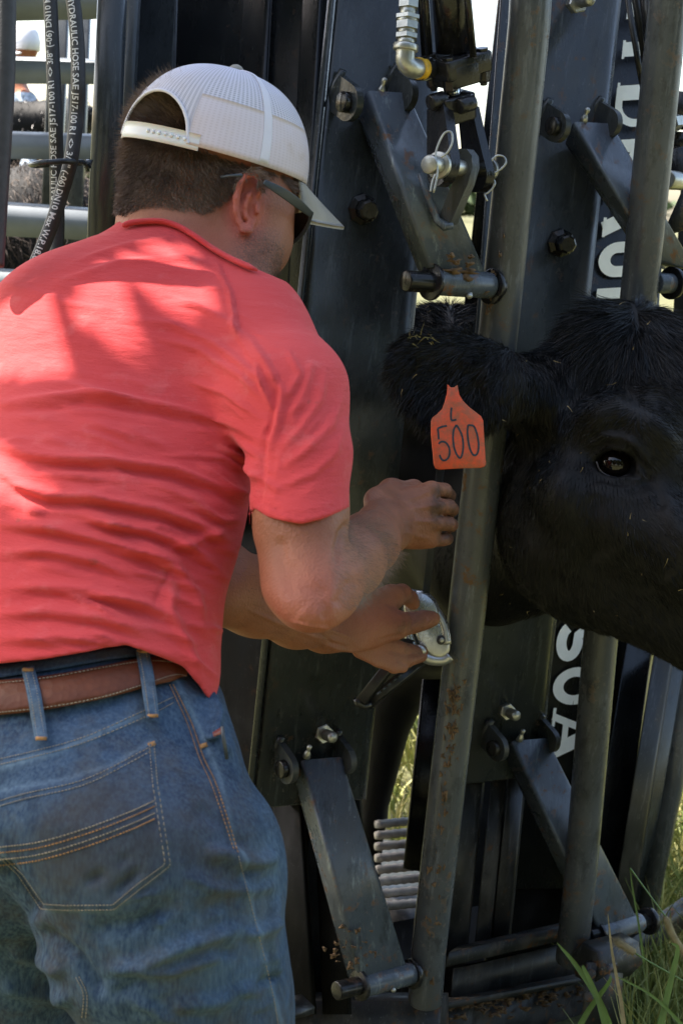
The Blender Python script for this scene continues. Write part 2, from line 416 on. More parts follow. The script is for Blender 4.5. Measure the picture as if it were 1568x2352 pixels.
M['thread2'] = plain('pale_thread', (0.27, 0.23, 0.17), 0.8, 0, 0.3, 200)
M['bone'] = plain('white_snap_plastic', (0.74, 0.74, 0.76), 0.35, 0, 0.05, 30, 0, sub=0.15)
M['grey_felt'] = plain('cap_bill_twill', (0.33, 0.31, 0.26), 0.85, 0, 0.15, 25, 0.4)
M['felt2'] = plain('cap_front_twill', (0.30, 0.29, 0.26), 0.85, 0, 0.12, 25, 0.4)
g = NG('black_cow_hide'); n1 = g.noise(55, 5, (1, 1, .4)); g.col(g.ramp(n1, [(0.3, (0.003, 0.003, 0.003)), (0.75, (0.007, 0.0065, 0.006))])); g.set(Roughness=0.6)
g.b.inputs['Specular IOR Level'].default_value = 0.25; g.bump(n1, 0.002, 0.6); M['hide'] = g.m
g = NG('black_cow_hair'); n1 = g.noise(14, 4); g.col(g.ramp(n1, [(0.35, (0.002, 0.002, 0.0022)), (0.66, (0.0035, 0.0035, 0.0035)), (0.82, (0.010, 0.008, 0.006))]))
g.set(Roughness=0.36); g.b.inputs['Specular IOR Level'].default_value = 0.26; M['cowhair'] = g.m
M['brownhair'] = plain('brown_calf_coat', (0.05, 0.03, 0.018), 0.7, 0, 0.6, 18, 0.8)
g = NG('brown_human_hair'); n1 = g.noise(30, 4); g.col(g.ramp(n1, [(0.3, (0.075, 0.047, 0.031)), (0.7, (0.22, 0.145, 0.095))])); g.set(Roughness=0.5); M['hair'] = g.m
# skin: redder on ear, neck and elbow, darker with dirt towards the fingers
g = NG('tanned_skin')
n1 = g.noise(9, 4); n2 = g.noise(150, 3); n3 = g.noise(420, 2, (1, 1, 1)); n4 = g.noise(34, 5, rough=.7)
at = g.n('Attribute', attribute_name='tint')
c = g.ramp(n1, [(0.3, (0.25, 0.092, 0.046)), (0.5, (0.32, 0.126, 0.066)), (0.72, (0.37, 0.16, 0.088))])
c = g.mix(g.math('MULTIPLY', g.ramp(n2, [(0.55, 0), (0.75, 1)]), 0.35), c, (0.30, 0.12, 0.07))
sep = g.n('SeparateColor'); g.l(at.outputs['Color'], sep.inputs[0])
c = g.mix(g.math('MULTIPLY', sep.outputs[0], 0.8), c, (0.42, 0.10, 0.07))
c = g.mix(g.math('MULTIPLY', g.math('MULTIPLY', sep.outputs[1], g.ramp(n4, [(0.28, 0.15), (0.62, 1)])), 0.9), c, (0.055, 0.03, 0.018))
c = g.mix(g.math('MULTIPLY', g.math('MULTIPLY', sep.outputs[2], g.ramp(n3, [(0.35, 0.1), (0.6, 1)])), 0.62), c, (0.10, 0.06, 0.045))
g.b.inputs['Specular IOR Level'].default_value = 0.32; g.col(c); g.set(Roughness=0.52, Subsurface_Weight=0.08, Subsurface_Scale=0.012); g.b.inputs['Subsurface Radius'].default_value = (1, .35, .2)
vo = g.n('TexVoronoi', Scale=420.0); g.l(g.coord((1, 1, .6)), vo.inputs[0]); b = g.bump(vo.outputs[0], 0.0010, 0.5); b = g.bump(g.noise(260, 4), 0.0010, 0.6, b); g.bump(g.noise(60, 4), 0.002, 0.3, b); M['skin'] = g.m
# cotton tee
g = NG('coral_cotton')
n1 = g.noise(4, 4); n2 = g.noise(420, 2, (1, 1, 1)); n3 = g.noise(18, 5, rough=.7)
c = g.ramp(n1, [(0.3, (0.54, 0.046, 0.050)), (0.7, (0.61, 0.074, 0.076))])
c = g.mix(g.math('MULTIPLY', g.ramp(n3, [(0.56, 0), (0.72, 1)]), 0.22), c, (0.72, 0.25, 0.24))
c = g.mix(g.math('MULTIPLY', g.ramp(g.noise(26, 3), [(0.72, 0), (0.78, 1)]), 0.5), c, (0.16, 0.07, 0.045))
g.col(c); g.set(Roughness=0.9, Sheen_Weight=0.08, Sheen_Roughness=0.5); g.b.inputs['Specular IOR Level'].default_value = 0.15
b = g.bump(n2, 0.0009, 0.5); b = g.bump(g.noise(26, 6, (.6, .8, 3.2), .6), 0.006, 0.55, b); g.bump(g.noise(90, 3, (.5, .5, 2.0)), 0.0016, 0.4, b); M['shirt'] = g.m
# denim
g = NG('worn_denim')
wv = g.n('TexWave', wave_type='BANDS', bands_direction='DIAGONAL', Scale=330.0, Distortion=2.2, Detail=2.0); g.l(g.coord((1, 1, 1)), wv.inputs['Vector'])
n1 = g.noise(6, 5, rough=.6); n2 = g.noise(300, 3, (1, 1, .25)); n3 = g.noise(13, 6, rough=.75)
c = g.ramp(n1, [(0.28, (0.013, 0.027, 0.056)), (0.5, (0.028, 0.054, 0.106)), (0.74, (0.060, 0.106, 0.180))])
c = g.mix(g.ramp(n2, [(0.35, 0), (0.7, 0.75)]), c, (0.095, 0.15, 0.215)); c = g.mix(g.math('MULTIPLY', wv.outputs[1], 0.25), c, (0.015, 0.03, 0.05))
c = g.mix(g.math('MULTIPLY', g.ramp(n3, [(0.46, 0), (0.7, 1)]), 0.65), c, (0.062, 0.052, 0.036))
at = g.n('Attribute', attribute_name='tint'); sep = g.n('SeparateColor'); g.l(at.outputs['Color'], sep.inputs[0])
c = g.mix(g.math('MULTIPLY', sep.outputs[0], 0.5), c, (0.18, 0.27, 0.34)); sl_ = g.ramp(g.noise(48, 5, (1, 1, .45), .75), [(0.38, 1), (0.5, 0)]); c = g.mix(g.math('MULTIPLY', sl_, .42), c, (.014, .026, .05)); c = g.mix(g.math('MULTIPLY', sep.outputs[1], 0.6), c, (0.055, 0.05, 0.045))
g.col(c); g.set(Roughness=0.92); g.b.inputs['Specular IOR Level'].default_value = 0.15
b = g.bump(n2, 0.0008, 0.5); g.bump(g.noise(30, 5, (1, 1, 2)), 0.003, 0.4, b); M['denim'] = g.m
g = NG('tooled_brown_leather'); vo = g.n('TexVoronoi', Scale=150.0); g.l(g.coord(), vo.inputs[0]); n1 = g.noise(16, 5)
c = g.ramp(n1, [(0.3, (0.075, 0.020, 0.008)), (0.6, (0.15, 0.042, 0.015)), (0.8, (0.21, 0.08, 0.035))]); g.col(g.mix(g.math('MULTIPLY', vo.outputs[0], 0.7), c, (0.10, 0.03, 0.012)))
g.set(Roughness=0.5); g.b.inputs['Specular IOR Level'].default_value = 0.3; g.bump(vo.outputs[0], 0.0012, 0.5); M['leather'] = g.m
g = NG('orange_tag_plastic'); n1 = g.noise(60, 6, rough=.8); n2 = g.noise(22, 4)
c = g.mix(g.math('MULTIPLY', g.ramp(n1, [(0.42, 0), (0.60, 1)]), 0.62), (0.68, 0.082, 0.012), (0.20, 0.10, 0.035)); g.col(c); g.set(Roughness=0.5, Subsurface_Weight=0.1, Subsurface_Scale=0.004); M['tag'] = g.m
g = NG('cap_mesh_fabric'); at = g.n('UVMap')
def dots(g, sx, sy, r):
    mp = g.n('Mapping'); mp.inputs['Scale'].default_value = (sx, sy, 1); g.l(g.tc.outputs['UV'], mp.inputs[0])
    v = g.n('TexVoronoi', Scale=1.0, Randomness=0.0); g.l(mp.outputs[0], v.inputs[0]); return g.ramp(v.outputs[0], [(r-.08, 1), (r+.08, 0)])
dd = dots(g, 110, 52, 0.33); n1 = g.noise(11, 5, rough=.65)
c = g.ramp(n1, [(0.38, (0.68, 0.68, 0.78)), (0.62, (0.66, 0.63, 0.68)), (0.78, (0.46, 0.38, 0.31))])
g.col(g.mix(g.math('MULTIPLY', dd, 0.62), c, (0.22, 0.22, 0.26))); g.set(Roughness=0.8); g.bump(dd, 0.0008, -0.8); M['mesh'] = g.m
g = NG('cap_band_fabric'); dd = dots(g, 110, 52, 0.28); n1 = g.noise(13, 5, rough=.65); c = g.ramp(n1, [(0.4, (0.68, 0.62, 0.67)), (0.6, (0.66, 0.58, 0.59)), (0.75, (0.5, 0.40, 0.33))])
g.col(g.mix(g.math('MULTIPLY', dd, 0.22), c, (0.4, 0.33, 0.33))); g.set(Roughness=0.85); g.bump(dd, 0.0006, -0.6); M['capband'] = g.m
M['capwhite'] = plain('cap_white_tape', (0.70, 0.69, 0.76), 0.85, 0, 0.06, 14, 0.4)
M['lens'] = plain('dark_lens', (0.004, 0.004, 0.004), 0.08, 0, 0.1, 10)
M['frame'] = plain('matt_grey_frame', (0.035, 0.045, 0.05), 0.45, 0, 0.1, 50)
M['nail'] = plain('fingernail', (0.42, 0.26, 0.2), 0.35, 0, 0.15, 80)
M['eye'] = plain('cow_eye', (0.006, 0.004, 0.003), 0.03, 0, 0.2, 10)
M['straw'] = plain('dry_straw', (0.30, 0.22, 0.09), 0.8, 0, 0.3, 40)
g = NG('pasture_ground'); n1 = g.noise(1.3, 6); n2 = g.noise(30, 5)
g.col(g.mix(n2, g.ramp(n1, [(0.3, (0.11, 0.115, 0.045)), (0.6, (0.18, 0.17, 0.075)), (0.8, (0.26, 0.22, 0.12))]), (0.07, 0.075, 0.03))); g.set(Roughness=1.0); g.bump(n2, 0.02, 0.6); M['ground'] = g.m
g = NG('grass_blades'); n1 = g.noise(5, 4); g.col(g.ramp(n1, [(0.3, (0.07, 0.13, 0.02)), (0.55, (0.26, 0.27, 0.07)), (0.70, (0.50, 0.42, 0.20))])); g.set(Roughness=0.6)
g.b.inputs['Transmission Weight'].default_value = 0.0; M['grass'] = g.m
M['green'] = plain('green_stalk', (0.10, 0.17, 0.035), 0.5, 0, 0.3, 20)
M['seed'] = plain('foxtail_seed_head', (0.26, 0.21, 0.10), 0.8, 0, 0.3, 60)
M['leafmass'] = plain('distant_foliage', (0.05, 0.075, 0.025), 0.8, 0, 0.5, 3)
M['whitecap'] = plain('white_cap_cloth', (0.75, 0.75, 0.78), 0.8, 0, 0.1, 20)
M['bshirt'] = plain('pale_checked_shirt', (0.35, 0.42, 0.50), 0.9, 0, 0.5, 60)
M['rib'] = plain('worn_floor_rib', (0.34, 0.32, 0.29), 0.6, 0.2, 0.35, 40, 0.5)
# ---------------------------------------------------------------- the cattle chute and its head gate
a_, b_, c_ = G(900, 600), G(1400, 600), G(900, 1600)
GN = nrm(np.cross(b_-a_, c_-a_)); GN = GN if GN[1] < 0 else -GN      # towards the camera
GU = nrm(np.cross(GN, (0, 0, 1))); GU = GU if GU[0] > 0 else -GU      # along the gate, to the right and away
GV = np.cross(GU, GN); GV = GV if GV[2] > 0 else -GV
chute = thing('cattle_chute', 'dark grey steel hydraulic cattle chute holding the black cow by its neck', 'cattle chute', (0.3, 2.9, 0))
def D2(px, py, o=0.0): return (px, py, dP(px, py)+o)
def DG(px, py, o=0.0): return (px, py, dG(px, py)+o)
def pc(name, VF, mat, **k): return mk(name, VF[0], VF[1], M[mat] if isinstance(mat, str) else mat, k.pop('parent', chute), **k)
# gate plates (near one left, far one right), rounded long edges
plA = pc('gate_plate', qbeam(D2(774, -60), D2(1022, -60), D2(831, 1834), D2(579, 1856), (12, 2, 0.055), 0.016, k=5), 'plate', label='near gate plate with a folded left edge')
plB = pc('gate_plate', qbeam(D2(1150, -60, .02), D2(1424, -60), D2(1232, 1780), D2(1010, 1806, .02), (10, 2, 0.05), 0.012, k=4), 'plate', label='far gate plate beside the lettered panel')
# folded flange strip standing along the left edge of the near plate
pc('edge_flange', qbeam(D2(757, -60, .012), D2(772, -60, -.003), D2(577, 1850, -.003), D2(561, 1858, .012), (6, 2, 0.04), 0.005), 'plate')
# the lettered panel behind, and the frames to its right
def quad(name, pts, off, mat, r=0.004, **k): return pc(name, qbeam(*pts, off, r), mat, **k)
SO = 0.24
lp = quad('lettered_panel', (D2(1330, -80, SO), D2(1560, -80, SO), D2(1405, 2040, SO), D2(1150, 2040, SO)), (10, 2, 0.03), 'black', label='black panel with white lettering')
quad('frame_post', (D2(1500, 1500, .05), D2(1545, 1490, .05), D2(1446, 2120, .05), D2(1400, 2120, .05)), (5, 0, 0.06), 'dark', .006)
quad('frame_post', (D2(1530, 1480, .10), D2(1578, 1480, .10), D2(1478, 2095, .10), D2(1436, 2098, .10)), (6, 0, 0.05), 'plate', .006)
pc('frame_pipe', tube([P(1600, 1300, 2.9), P(1543, 1800, 3.0), P(1478, 2110, 3.05)], 0.024, 20), 'pipe')
quad('frame_post', (D2(1440, 1460, .13), D2(1500, 1460, .13), D2(1410, 2120, .13), D2(1330, 2120, .13)), (6, 0, 0.08), 'black', .006)
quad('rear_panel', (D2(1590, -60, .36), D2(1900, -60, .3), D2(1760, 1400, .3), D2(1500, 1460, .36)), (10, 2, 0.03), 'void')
# lower uprights below the plates
for q in (((1040, 1780), (1110, 1780), (1065, 2215), (1000, 2230)), ((1128, 1775), (1165, 1770), (1120, 2195), (1085, 2205)), ((1168, 1770), (1206, 1765), (1165, 2180), (1125, 2190))):
    quad('lower_upright', tuple(D2(x, y, .03+0.02*i) for i, (x, y) in enumerate(q)), (5, 0, 0.05), 'dark', .005)
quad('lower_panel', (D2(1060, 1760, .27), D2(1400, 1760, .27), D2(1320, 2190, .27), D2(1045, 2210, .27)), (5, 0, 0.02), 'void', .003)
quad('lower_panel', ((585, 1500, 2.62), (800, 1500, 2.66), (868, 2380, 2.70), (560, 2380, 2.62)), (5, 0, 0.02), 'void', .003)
quad('inner_sill', ((850, 2128, 2.78), (1110, 2078, 2.86), (1110, 2360, 2.86), (850, 2380, 2.78)), (5, 0, 0.02), 'dark', .004)
quad('inner_sill', ((560, 2298, 2.5), (1010, 2300, 2.52), (1010, 2420, 2.5), (560, 2420, 2.48)), (20, -20, 0.12), 'base', .004)
# post between leg and bar at the bottom gap
quad('inner_post', ((968, 1560, 2.68), (1060, 1560, 2.68), (1010, 2010, 2.74), (924, 1995, 2.74)), (6, 0, .05), 'black', .008)
# base beams
quad('base_beam', (D2(1030, 2188, -.02), D2(1300, 2128, -.02), D2(1300, 2158, -.02), D2(1020, 2222, -.02)), (20, -16, 0.10), 'base', .004)
quad('base_beam', (D2(960, 2312, -.02), D2(1420, 2226, -.02), D2(1430, 2400, -.02), D2(960, 2480, -.02)), (30, -14, 0.08), 'base', .006, label='front sill of the chute spattered with mud')
quad('base_ledge', (D2(950, 2318, -.05), D2(1425, 2228, -.05), D2(1428, 2240, -.05), D2(955, 2332, -.05)), (6, -6, 0.05), 'base', .004)
quad('base_channel', (D2(1040, 2226, .03), D2(1310, 2165, .03), D2(1312, 2240, .03), D2(1030, 2310, .03)), (20, -8, 0.04), 'dark', .004)
quad('outrigger', (D2(1400, 2190, -.03), D2(1568, 2075, .12), D2(1580, 2128, .12), D2(1410, 2240, -.03)), (12, -24, 0.06), 'base', .006)
# hinge bracket right
pc('hinge_bracket', tube([P(1345, 2215, 2.62), P(1440, 2190, 2.70)], 0.040, 6, bev=0.006), 'base')
quad('hinge_leg', ((1340, 2210, 2.60), (1400, 2215, 2.60), (1390, 2370, 2.62), (1330, 2370, 2.62)), (35, -8, .05), 'base', .008)
for (x, y) in ((1356, 2237), (1350, 2290)): pc('rivet', tube([P(x, y, 2.60), P(x+1, y, 2.588)], 0.009, 12, bev=0.003), 'base')
# left chute side: big dark panels, seam, posts
lw = lambda x, y, d=0: (x, y, 2.22+0.00055*(760-x)+0.00009*y+d)
quad('side_panel', (lw(318, -160), lw(408, -160), lw(352, 1500), lw(262, 1500)), (14, 0, 0.02), 'slate', .003, label='narrow dark slate side panel').data.materials[0] = painted('slate_dark', (0.036, 0.043, 0.047), .33, .1, .2)
quad('side_panel', (lw(412, -160), lw(800, -160, -.02), lw(712, 1120, -.02), lw(374, 1120)), (14, 0, 0.02), 'black', .003, label='wide black side panel with a vertical seam')
quad('side_rib', (lw(560, -160, -.02), lw(628, -160, -.035), lw(560, 1200, -.035), lw(486, 1200, -.02)), (10, 0, 0.02), 'black', .012)
quad('side_rib', (lw(700, -160, -.04), lw(745, -160, -.05), lw(680, 1130, -.05), lw(635, 1130, -.04)), (10, 0, 0.06), 'black', .008)
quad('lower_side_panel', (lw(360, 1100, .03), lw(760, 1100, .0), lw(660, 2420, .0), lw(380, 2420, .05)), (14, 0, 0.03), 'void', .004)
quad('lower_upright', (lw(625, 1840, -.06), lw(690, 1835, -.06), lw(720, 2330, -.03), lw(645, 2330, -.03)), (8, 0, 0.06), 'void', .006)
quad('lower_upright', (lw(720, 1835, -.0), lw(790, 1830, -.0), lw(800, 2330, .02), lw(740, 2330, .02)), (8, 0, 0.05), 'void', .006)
quad('side_post', ((228, -160, 2.02), (292, -160, 2.02), (258, 700, 2.10), (190, 700, 2.10)), (10, 0, 0.055), 'slate', .018, label='slate coloured side post that carries the hose guide')
quad('side_post', ((298, -160, 2.14), (326, -160, 2.14), (286, 700, 2.22), (258, 700, 2.22)), (6, 0, 0.04), 'slate', .006)
pc('hose_guide', tube([P(*q) for q in ((205, 382, 2.03), (190, 372, 2.0), (150, 370, 1.93), (95, 374, 1.90), (71, 378, 1.93), (80, 381, 2.02), (130, 377, 2.08), (200, 374, 2.08))], 0.0038, 10), 'slate')
pc('weld', tube([P(196, 374, 2.03), P(206, 380, 2.03)], [.006, .009], 8), 'slate')
pc('anchor_bracket', box(P(665, 2318, 2.28), GU*.035, GN*.02, np.array((0, 0, .006))), 'dark')
pc('anchor_bracket', box(P(640, 2300, 2.28), GU*.006, GN*.02, np.array((0, 0, .03))), 'dark')
# ---- gate bars
b1 = [DG(1222, -90), DG(1215, 52), DG(1146, 740), DG(1055, 1555), DG(984, 2184), DG(976, 2300)]
pc('gate_bar', tube([P(*q) for q in b1[:1]+b1[1:]], 0.0302, 40, bev=0.004), 'pipe', label='near gate bar streaked with dried manure')
b2 = [DG(1540, -90), DG(1534, 0), DG(1465, 690), DG(1377, 1480), DG(1334, 1990), DG(1311, 2208)]
pc('gate_bar', tube([P(*q) for q in b2], 0.0302, 40, bev=0.004), 'pipe', label='far gate bar cut off above the grass')
quad('rear_upright', ((1150, -80, 2.55), (1186, -80, 2.55), (1108, 760, 2.62), (1058, 760, 2.62)), (8, 0, .07), 'black', .006)
# ---- swing arms
def arm(TL, TR, BR, BL, off, off2, **k): return pc('swing_arm', qbeam(TL, TR, BR, BL, off, 0.0095, off2, k=4), 'arm', **k)
A1o = 0.07
arm(D2(842, 207, -.045), D2(942, 214, -.045), DG(1118, 628, -.025), DG(986, 612, -.025), (-24, 66, .05), (-28, 14, .066), label='upper near swing arm with the cylinder lug')
arm(D2(1316, 279, -.045), D2(1408, 284, -.04), DG(1600, 622, -.02), DG(1500, 590, -.025), (-21, 56, .05), (-24, 14, .066))
arm(D2(690, 1746, -.045), D2(786, 1738, -.045), DG(938, 2226, -.02), DG(830, 2252, -.025), (-12, 62, .05), (-34, -8, .06), label='lower near swing arm with rust spots')
arm(D2(1172, 1702, -.045), D2(1258, 1695, -.045), DG(1462, 2104, -.0), DG(1374, 2134, -.01), (-8, 55, .05), (-24, 10, .06))
def cylr(name, a, b, r, mat, seg=24, bev=.002, **k): return pc(name, tube([P(*a), P(*b)], r, seg, bev=bev), mat, **k)
# sleeves, pins, washers at arm ends
cylr('end_sleeve', DG(990, 646, -.02), DG(1124, 656, -.02), .0195, 'arm')
cylr('pin', DG(930, 645, -.02), DG(1150, 660, -.02), .0150, 'pin')
for x in (989, 1128): cylr('washer', DG(x-3, 647+(x-989)*.08, -.02), DG(x+5, 648+(x-989)*.08, -.02), .0265, 'cast', bev=.001)
cylr('weld_collar', DG(1134, 662, -.02), DG(1152, 668, -.02), [.017, .024], 'pipe', bev=0) if False else None
cylr('end_sleeve', DG(1546, 648, -.02), DG(1640, 652, -.02), .0190, 'arm')
cylr('pin', DG(1505, 650, -.02), DG(1640, 654, -.02), .0165, 'arm')
cylr('washer', DG(1538, 650, -.02), DG(1545, 650, -.02), .027, 'cast', bev=.001)
cylr('end_sleeve', DG(832, 2264, -.02), DG(944, 2236, -.02), .0190, 'arm')
cylr('pin', DG(772, 2276, -.02), DG(960, 2232, -.02), .0155, 'pin')
cylr('washer', DG(822, 2264, -.02), DG(830, 2262, -.02), .0255, 'cast', bev=.001)
cylr('washer', DG(942, 2238, -.02), DG(950, 2236, -.02), .0255, 'cast', bev=.001)
cylr('end_sleeve', DG(1376, 2143, -.0), DG(1468, 2118, .0), .0185, 'arm')
cylr('pin', DG(1350, 2150, 0), DG(1500, 2112, 0), .0150, 'pin')
cylr('washer', DG(1368, 2146, 0), DG(1375, 2144, 0), .0240, 'cast', bev=.001)
cylr('washer', DG(1484, 2116, 0), DG(1492, 2114, 0), .0270, 'cast', bev=.001)
# lugs: rounded plates welded to the gate plates, with pin heads
def lug(c, r, th=.011, tail=.05, up_=.35, pin=True, pr=.0145):
    r = r*.86; c = P(*c); N = -GN; d = nrm(N+up_*np.array((0, 0, 1))); s = np.cross(GU, d)
    pts = [c+r*(math.cos(t)*(-d)+math.sin(t)*s) for t in np.linspace(-math.pi/2, math.pi/2, 14)]
    pts += [c+d*tail+s*r, c+d*tail-s*r]
    pc('pivot_lug', prism([p-GU*th/2 for p in pts], GU*th), 'plate', sharp=35)
    w_ = pc('weld_bead', tube([c+d*(tail-.012)+s*r*1.25, c+d*(tail-.006), c+d*(tail-.012)-s*r*1.25], [.006, .010, .006], 8), 'plate')
    if pin: pc('pivot_pin', tube([c-GU*.016, c+GU*.01], pr, 20, bev=.002), 'pin')
lug(D2(803, 236, -.045), .030); lug(D2(930, 218, -.045), .028, pin=False)
lug(D2(1280, 291, -.04), .028); lug(D2(1400, 283, -.04), .026, pin=False)
lug(D2(660, 1764, -.04), .029); lug(D2(794, 1745, -.04), .027, pin=False)
lug(D2(1142, 1717, -.04), .028); lug(D2(1262, 1700, -.04), .026, pin=False)
# grease nipples
for c in (D2(877, 204, -.04), D2(1342, 270, -.04), D2(706, 1730, -.05), D2(1195, 1692, -.05)):
    p = P(*c); z = nrm(np.array((0, 0, 1.))+GN*.3)
    pc('grease_nipple', tube([p-z*.008, p, p+z*.004, p+z*.006, p+z*.010, p+z*.014, p+z*.016], [.0065, .0055, .0035, .0028, .0042, .0042, .002], 12), 'zinc')
for c, t in ((DG(1397, 2160, -.02), (30, 30)), (DG(900, 2264, -.03), (4, 14)), (DG(1075, 672, -.03), (4, 12))):
    p = P(*c); q = P(c[0]+t[0], c[1]+t[1], c[2]-.02); d = nrm(q-p)
    pc('grease_nipple', tube([p, p+d*.008, p+d*.010, p+d*.016, p+d*.018], [.0075, .005, .0032, .0045, .002], 12), 'zinc')
# bolts
def bolt(c, dpx, mat, r, L, rod, rl=0):
    p = P(*c); q = P(c[0]+dpx[0], c[1]+dpx[1], c[2]-.03); d = nrm(q-p)
    pc('bolt', hexn(p-d*.004, d, r, L, .3), mat, smooth=False)
    if rl:
        n = 15; pts = [p+d*(L+rl*i/n) for i in range(n+1)]; rr = [rod*(1 if i % 2 else .88) for i in range(n)]+[rod*.8]
        pc('bolt_thread', tube(pts, rr, 16), mat)
bolt(D2(742, 1685), (20, 8), 'zinc', .0165, .011, .0095, .028)
bolt(D2(1162, 1634), (22, 10), 'zinc', .0160, .011, .0095, .026)
bolt(D2(1322, 6), (26, -6), 'zinc', .0175, .014, .0100, .03)
for c in (D2(830, 480), D2(1285, 558)):
    p = P(*c); d = nrm(P(c[0]+16, c[1]+3, c[2]-.03)-p)
    pc('carriage_bolt', tube([p-d*.004, p+d*.008, p+d*.012, p+d*.014, p+d*.036, p+d*.039], [.024, .023, .018, .0155, .0150, .012], 8), 'pin', smooth=False)
# ---- the hydraulic cylinder
cy = pc('hydraulic_cylinder', tube([P(1026, -120, 1.93), P(1040, 116, 2.0)], 0.0245, 32), 'cast', label='black hydraulic cylinder with grey fittings')
def cyp(name, VF, mat='cast', **k): return pc(name, VF, mat, parent=cy, **k)
for a, b in (((968, -120, 1.93), (985, 125, 1.99)), ((1062, -120, 1.90), (1086, 130, 1.97)), ((1055, -120, 1.99), (1075, 128, 2.05)), ((960, -120, 2.01), (975, 128, 2.07))):
    cyp('tie_rod', tube([P(*a), P(*b)], .0052, 10))
def blk(c, hu, hn, hv, ang=0, r=.005):
    c = P(*c); ax = nrm(P(1040, 116, 2.0)-P(1026, -120, 1.93)); u = nrm(GU-ax*np.dot(GU, ax)); n = np.cross(u, ax)
    pts = lambda s: rrect([c+s*ax*hv+u*hu+n*hn, c+s*ax*hv-u*hu+n*hn, c+s*ax*hv-u*hu-n*hn, c+s*ax*hv+u*hu-n*hn], r, 3)
    rings = [pts(-1)*.96+.04*(c-ax*hv), pts(-.85), pts(.85), pts(1)*.96+.04*(c+ax*hv)]
    return loft(rings), ax, u, n, c
VF, cax, cu, cn, cc = blk((1050, 146, 2.0), .040, .030, .014); cyp('end_block', VF)
VF, *_ = blk((1046, 166, 2.0), .030, .027, .015, r=.012); cyp('gland', VF)
for su, sn in ((-1, -1), (1, -1), (1, 1), (-1, 1)):
    p = cc+cu*su*.030-cn*sn*.019+cax*.012
    cyp('tie_nut', hexn(p, cax, .0098, .017, .2), smooth=False); cyp('tie_rod_end', tube([p+cax*.017, p+cax*.022], .0052, 10, bev=.001))
    cyp('tie_nut', hexn(p-cax*.026, -cax, .0085, .004, .2), smooth=False)
cyp('port_boss', tube([P(985, 158, 1.985), P(956, 157, 1.96)], .0165, 20, bev=.003))
cyp('chrome_rod', tube([P(1040, 190, 2.0), P(1037, 235, 2.01)], .0115, 24), 'chrome')
# clevis: head clamp, two cheeks, pin and clips, lug on the arm
VF, *_ = blk((1040, 246, 2.01), .027, .022, .018, r=.008); cyp('clevis_head', VF)
for q in ((1002, 232, 1.985), (1068, 240, 1.985)):
    p = P(*q); cyp('clamp_bolt', hexn(p, nrm(cu*.9-cn*.0+cax*.1), .009, .012), smooth=False)
    cyp('clamp_ear', tube([p-cu*.012, p+cu*.014], .0115, 12, bev=.002))
def cheek(top, bot, rb, th, rt_=.014):
    t, b = P(*top), P(*bot); d = nrm(b-t); s = np.cross(GU, d); pts = [b+rb*(math.cos(a)*d+math.sin(a)*s) for a in np.linspace(-1.75, 1.75, 18)]
    pts += [lerp(b, t, .55)+s*rt_*1.25, t+s*rt_, t-s*rt_, lerp(b, t, .55)-s*rt_*1.25]
    return prism([p-GU*th/2 for p in pts], GU*th)
cyp('clevis_cheek', cheek((1008, 240, 2.0), (1018, 385, 1.975), .027, .017, .018), sharp=40)
cyp('clevis_cheek', cheek((1075, 250, 2.035), (1099, 402, 2.04), .025, .015, .015), sharp=40)
cyp('clevis_pin', tube([P(984, 377, 1.93), P(1132, 394, 2.09)], .0115, 24, bev=.002), 'zinc')
cyp('pin_head', tube([P(984, 377, 1.928), P(1000, 379, 1.945)], .0128, 24, bev=.002), 'zinc')
cyp('pin_washer', tube([P(1004, 379, 1.95), P(1010, 380, 1.956)], .0185, 24, bev=.001), 'zinc')
cyp('pin_washer', tube([P(1118, 390, 2.06), P(1124, 391, 2.066)], .0165, 24, bev=.001), 'zinc')
wire = lambda pts, d, dd=0: tube([P(x, y, d+dd*i) for i, (x, y) in enumerate(spline(pts, 40))], .0015, 8)
cyp('spring_clip', wire([(995, 442), (1001, 415), (1004, 395), (1003, 378), (1000, 352), (1010, 322), (1022, 304), (1036, 304), (1038, 326), (1028, 348), (1012, 362)], 1.925), 'zinc')
cyp('spring_clip', wire([(988, 440), (992, 418), (999, 400)], 1.925), 'zinc')
cyp('spring_clip', wire([(1118, 462), (1112, 446), (1118, 444), (1130, 432), (1136, 420), (1128, 404), (1134, 398), (1150, 388), (1161, 374), (1156, 360), (1140, 358), (1126, 372), (1124, 386)], 2.03), 'zinc')
tl = [D2(x, y, o) for x, y, o in ((1052, 345, -.12), (1085, 338, -.12), (1092, 362, -.12), (1088, 400, -.12), (1040, 515, -.10), (1008, 500, -.10), (1052, 400, -.12))]
c0 = P(1070, 366, 2.02)
pc('cylinder_lug', prism([P(x, y, d)-GU*.006 for x, y, d in ((1050, 352, 2.0), (1062, 342, 2.0), (1078, 343, 2.0), (1090, 358, 2.0), (1092, 385, 2.0), (1080, 425, 2.0), (1040, 516, 2.03), (1014, 500, 2.05), (1046, 420, 2.01), (1052, 385, 2.0))], GU*.013), 'pipe', sharp=40)
pc('weld_bead', tube([P(962, 398, 2.02), P(985, 460, 2.03), P(1003, 505, 2.035), P(1022, 520, 2.03), P(1040, 518, 2.03)], [.004, .005, .006, .0075, .005], 8), 'arm')
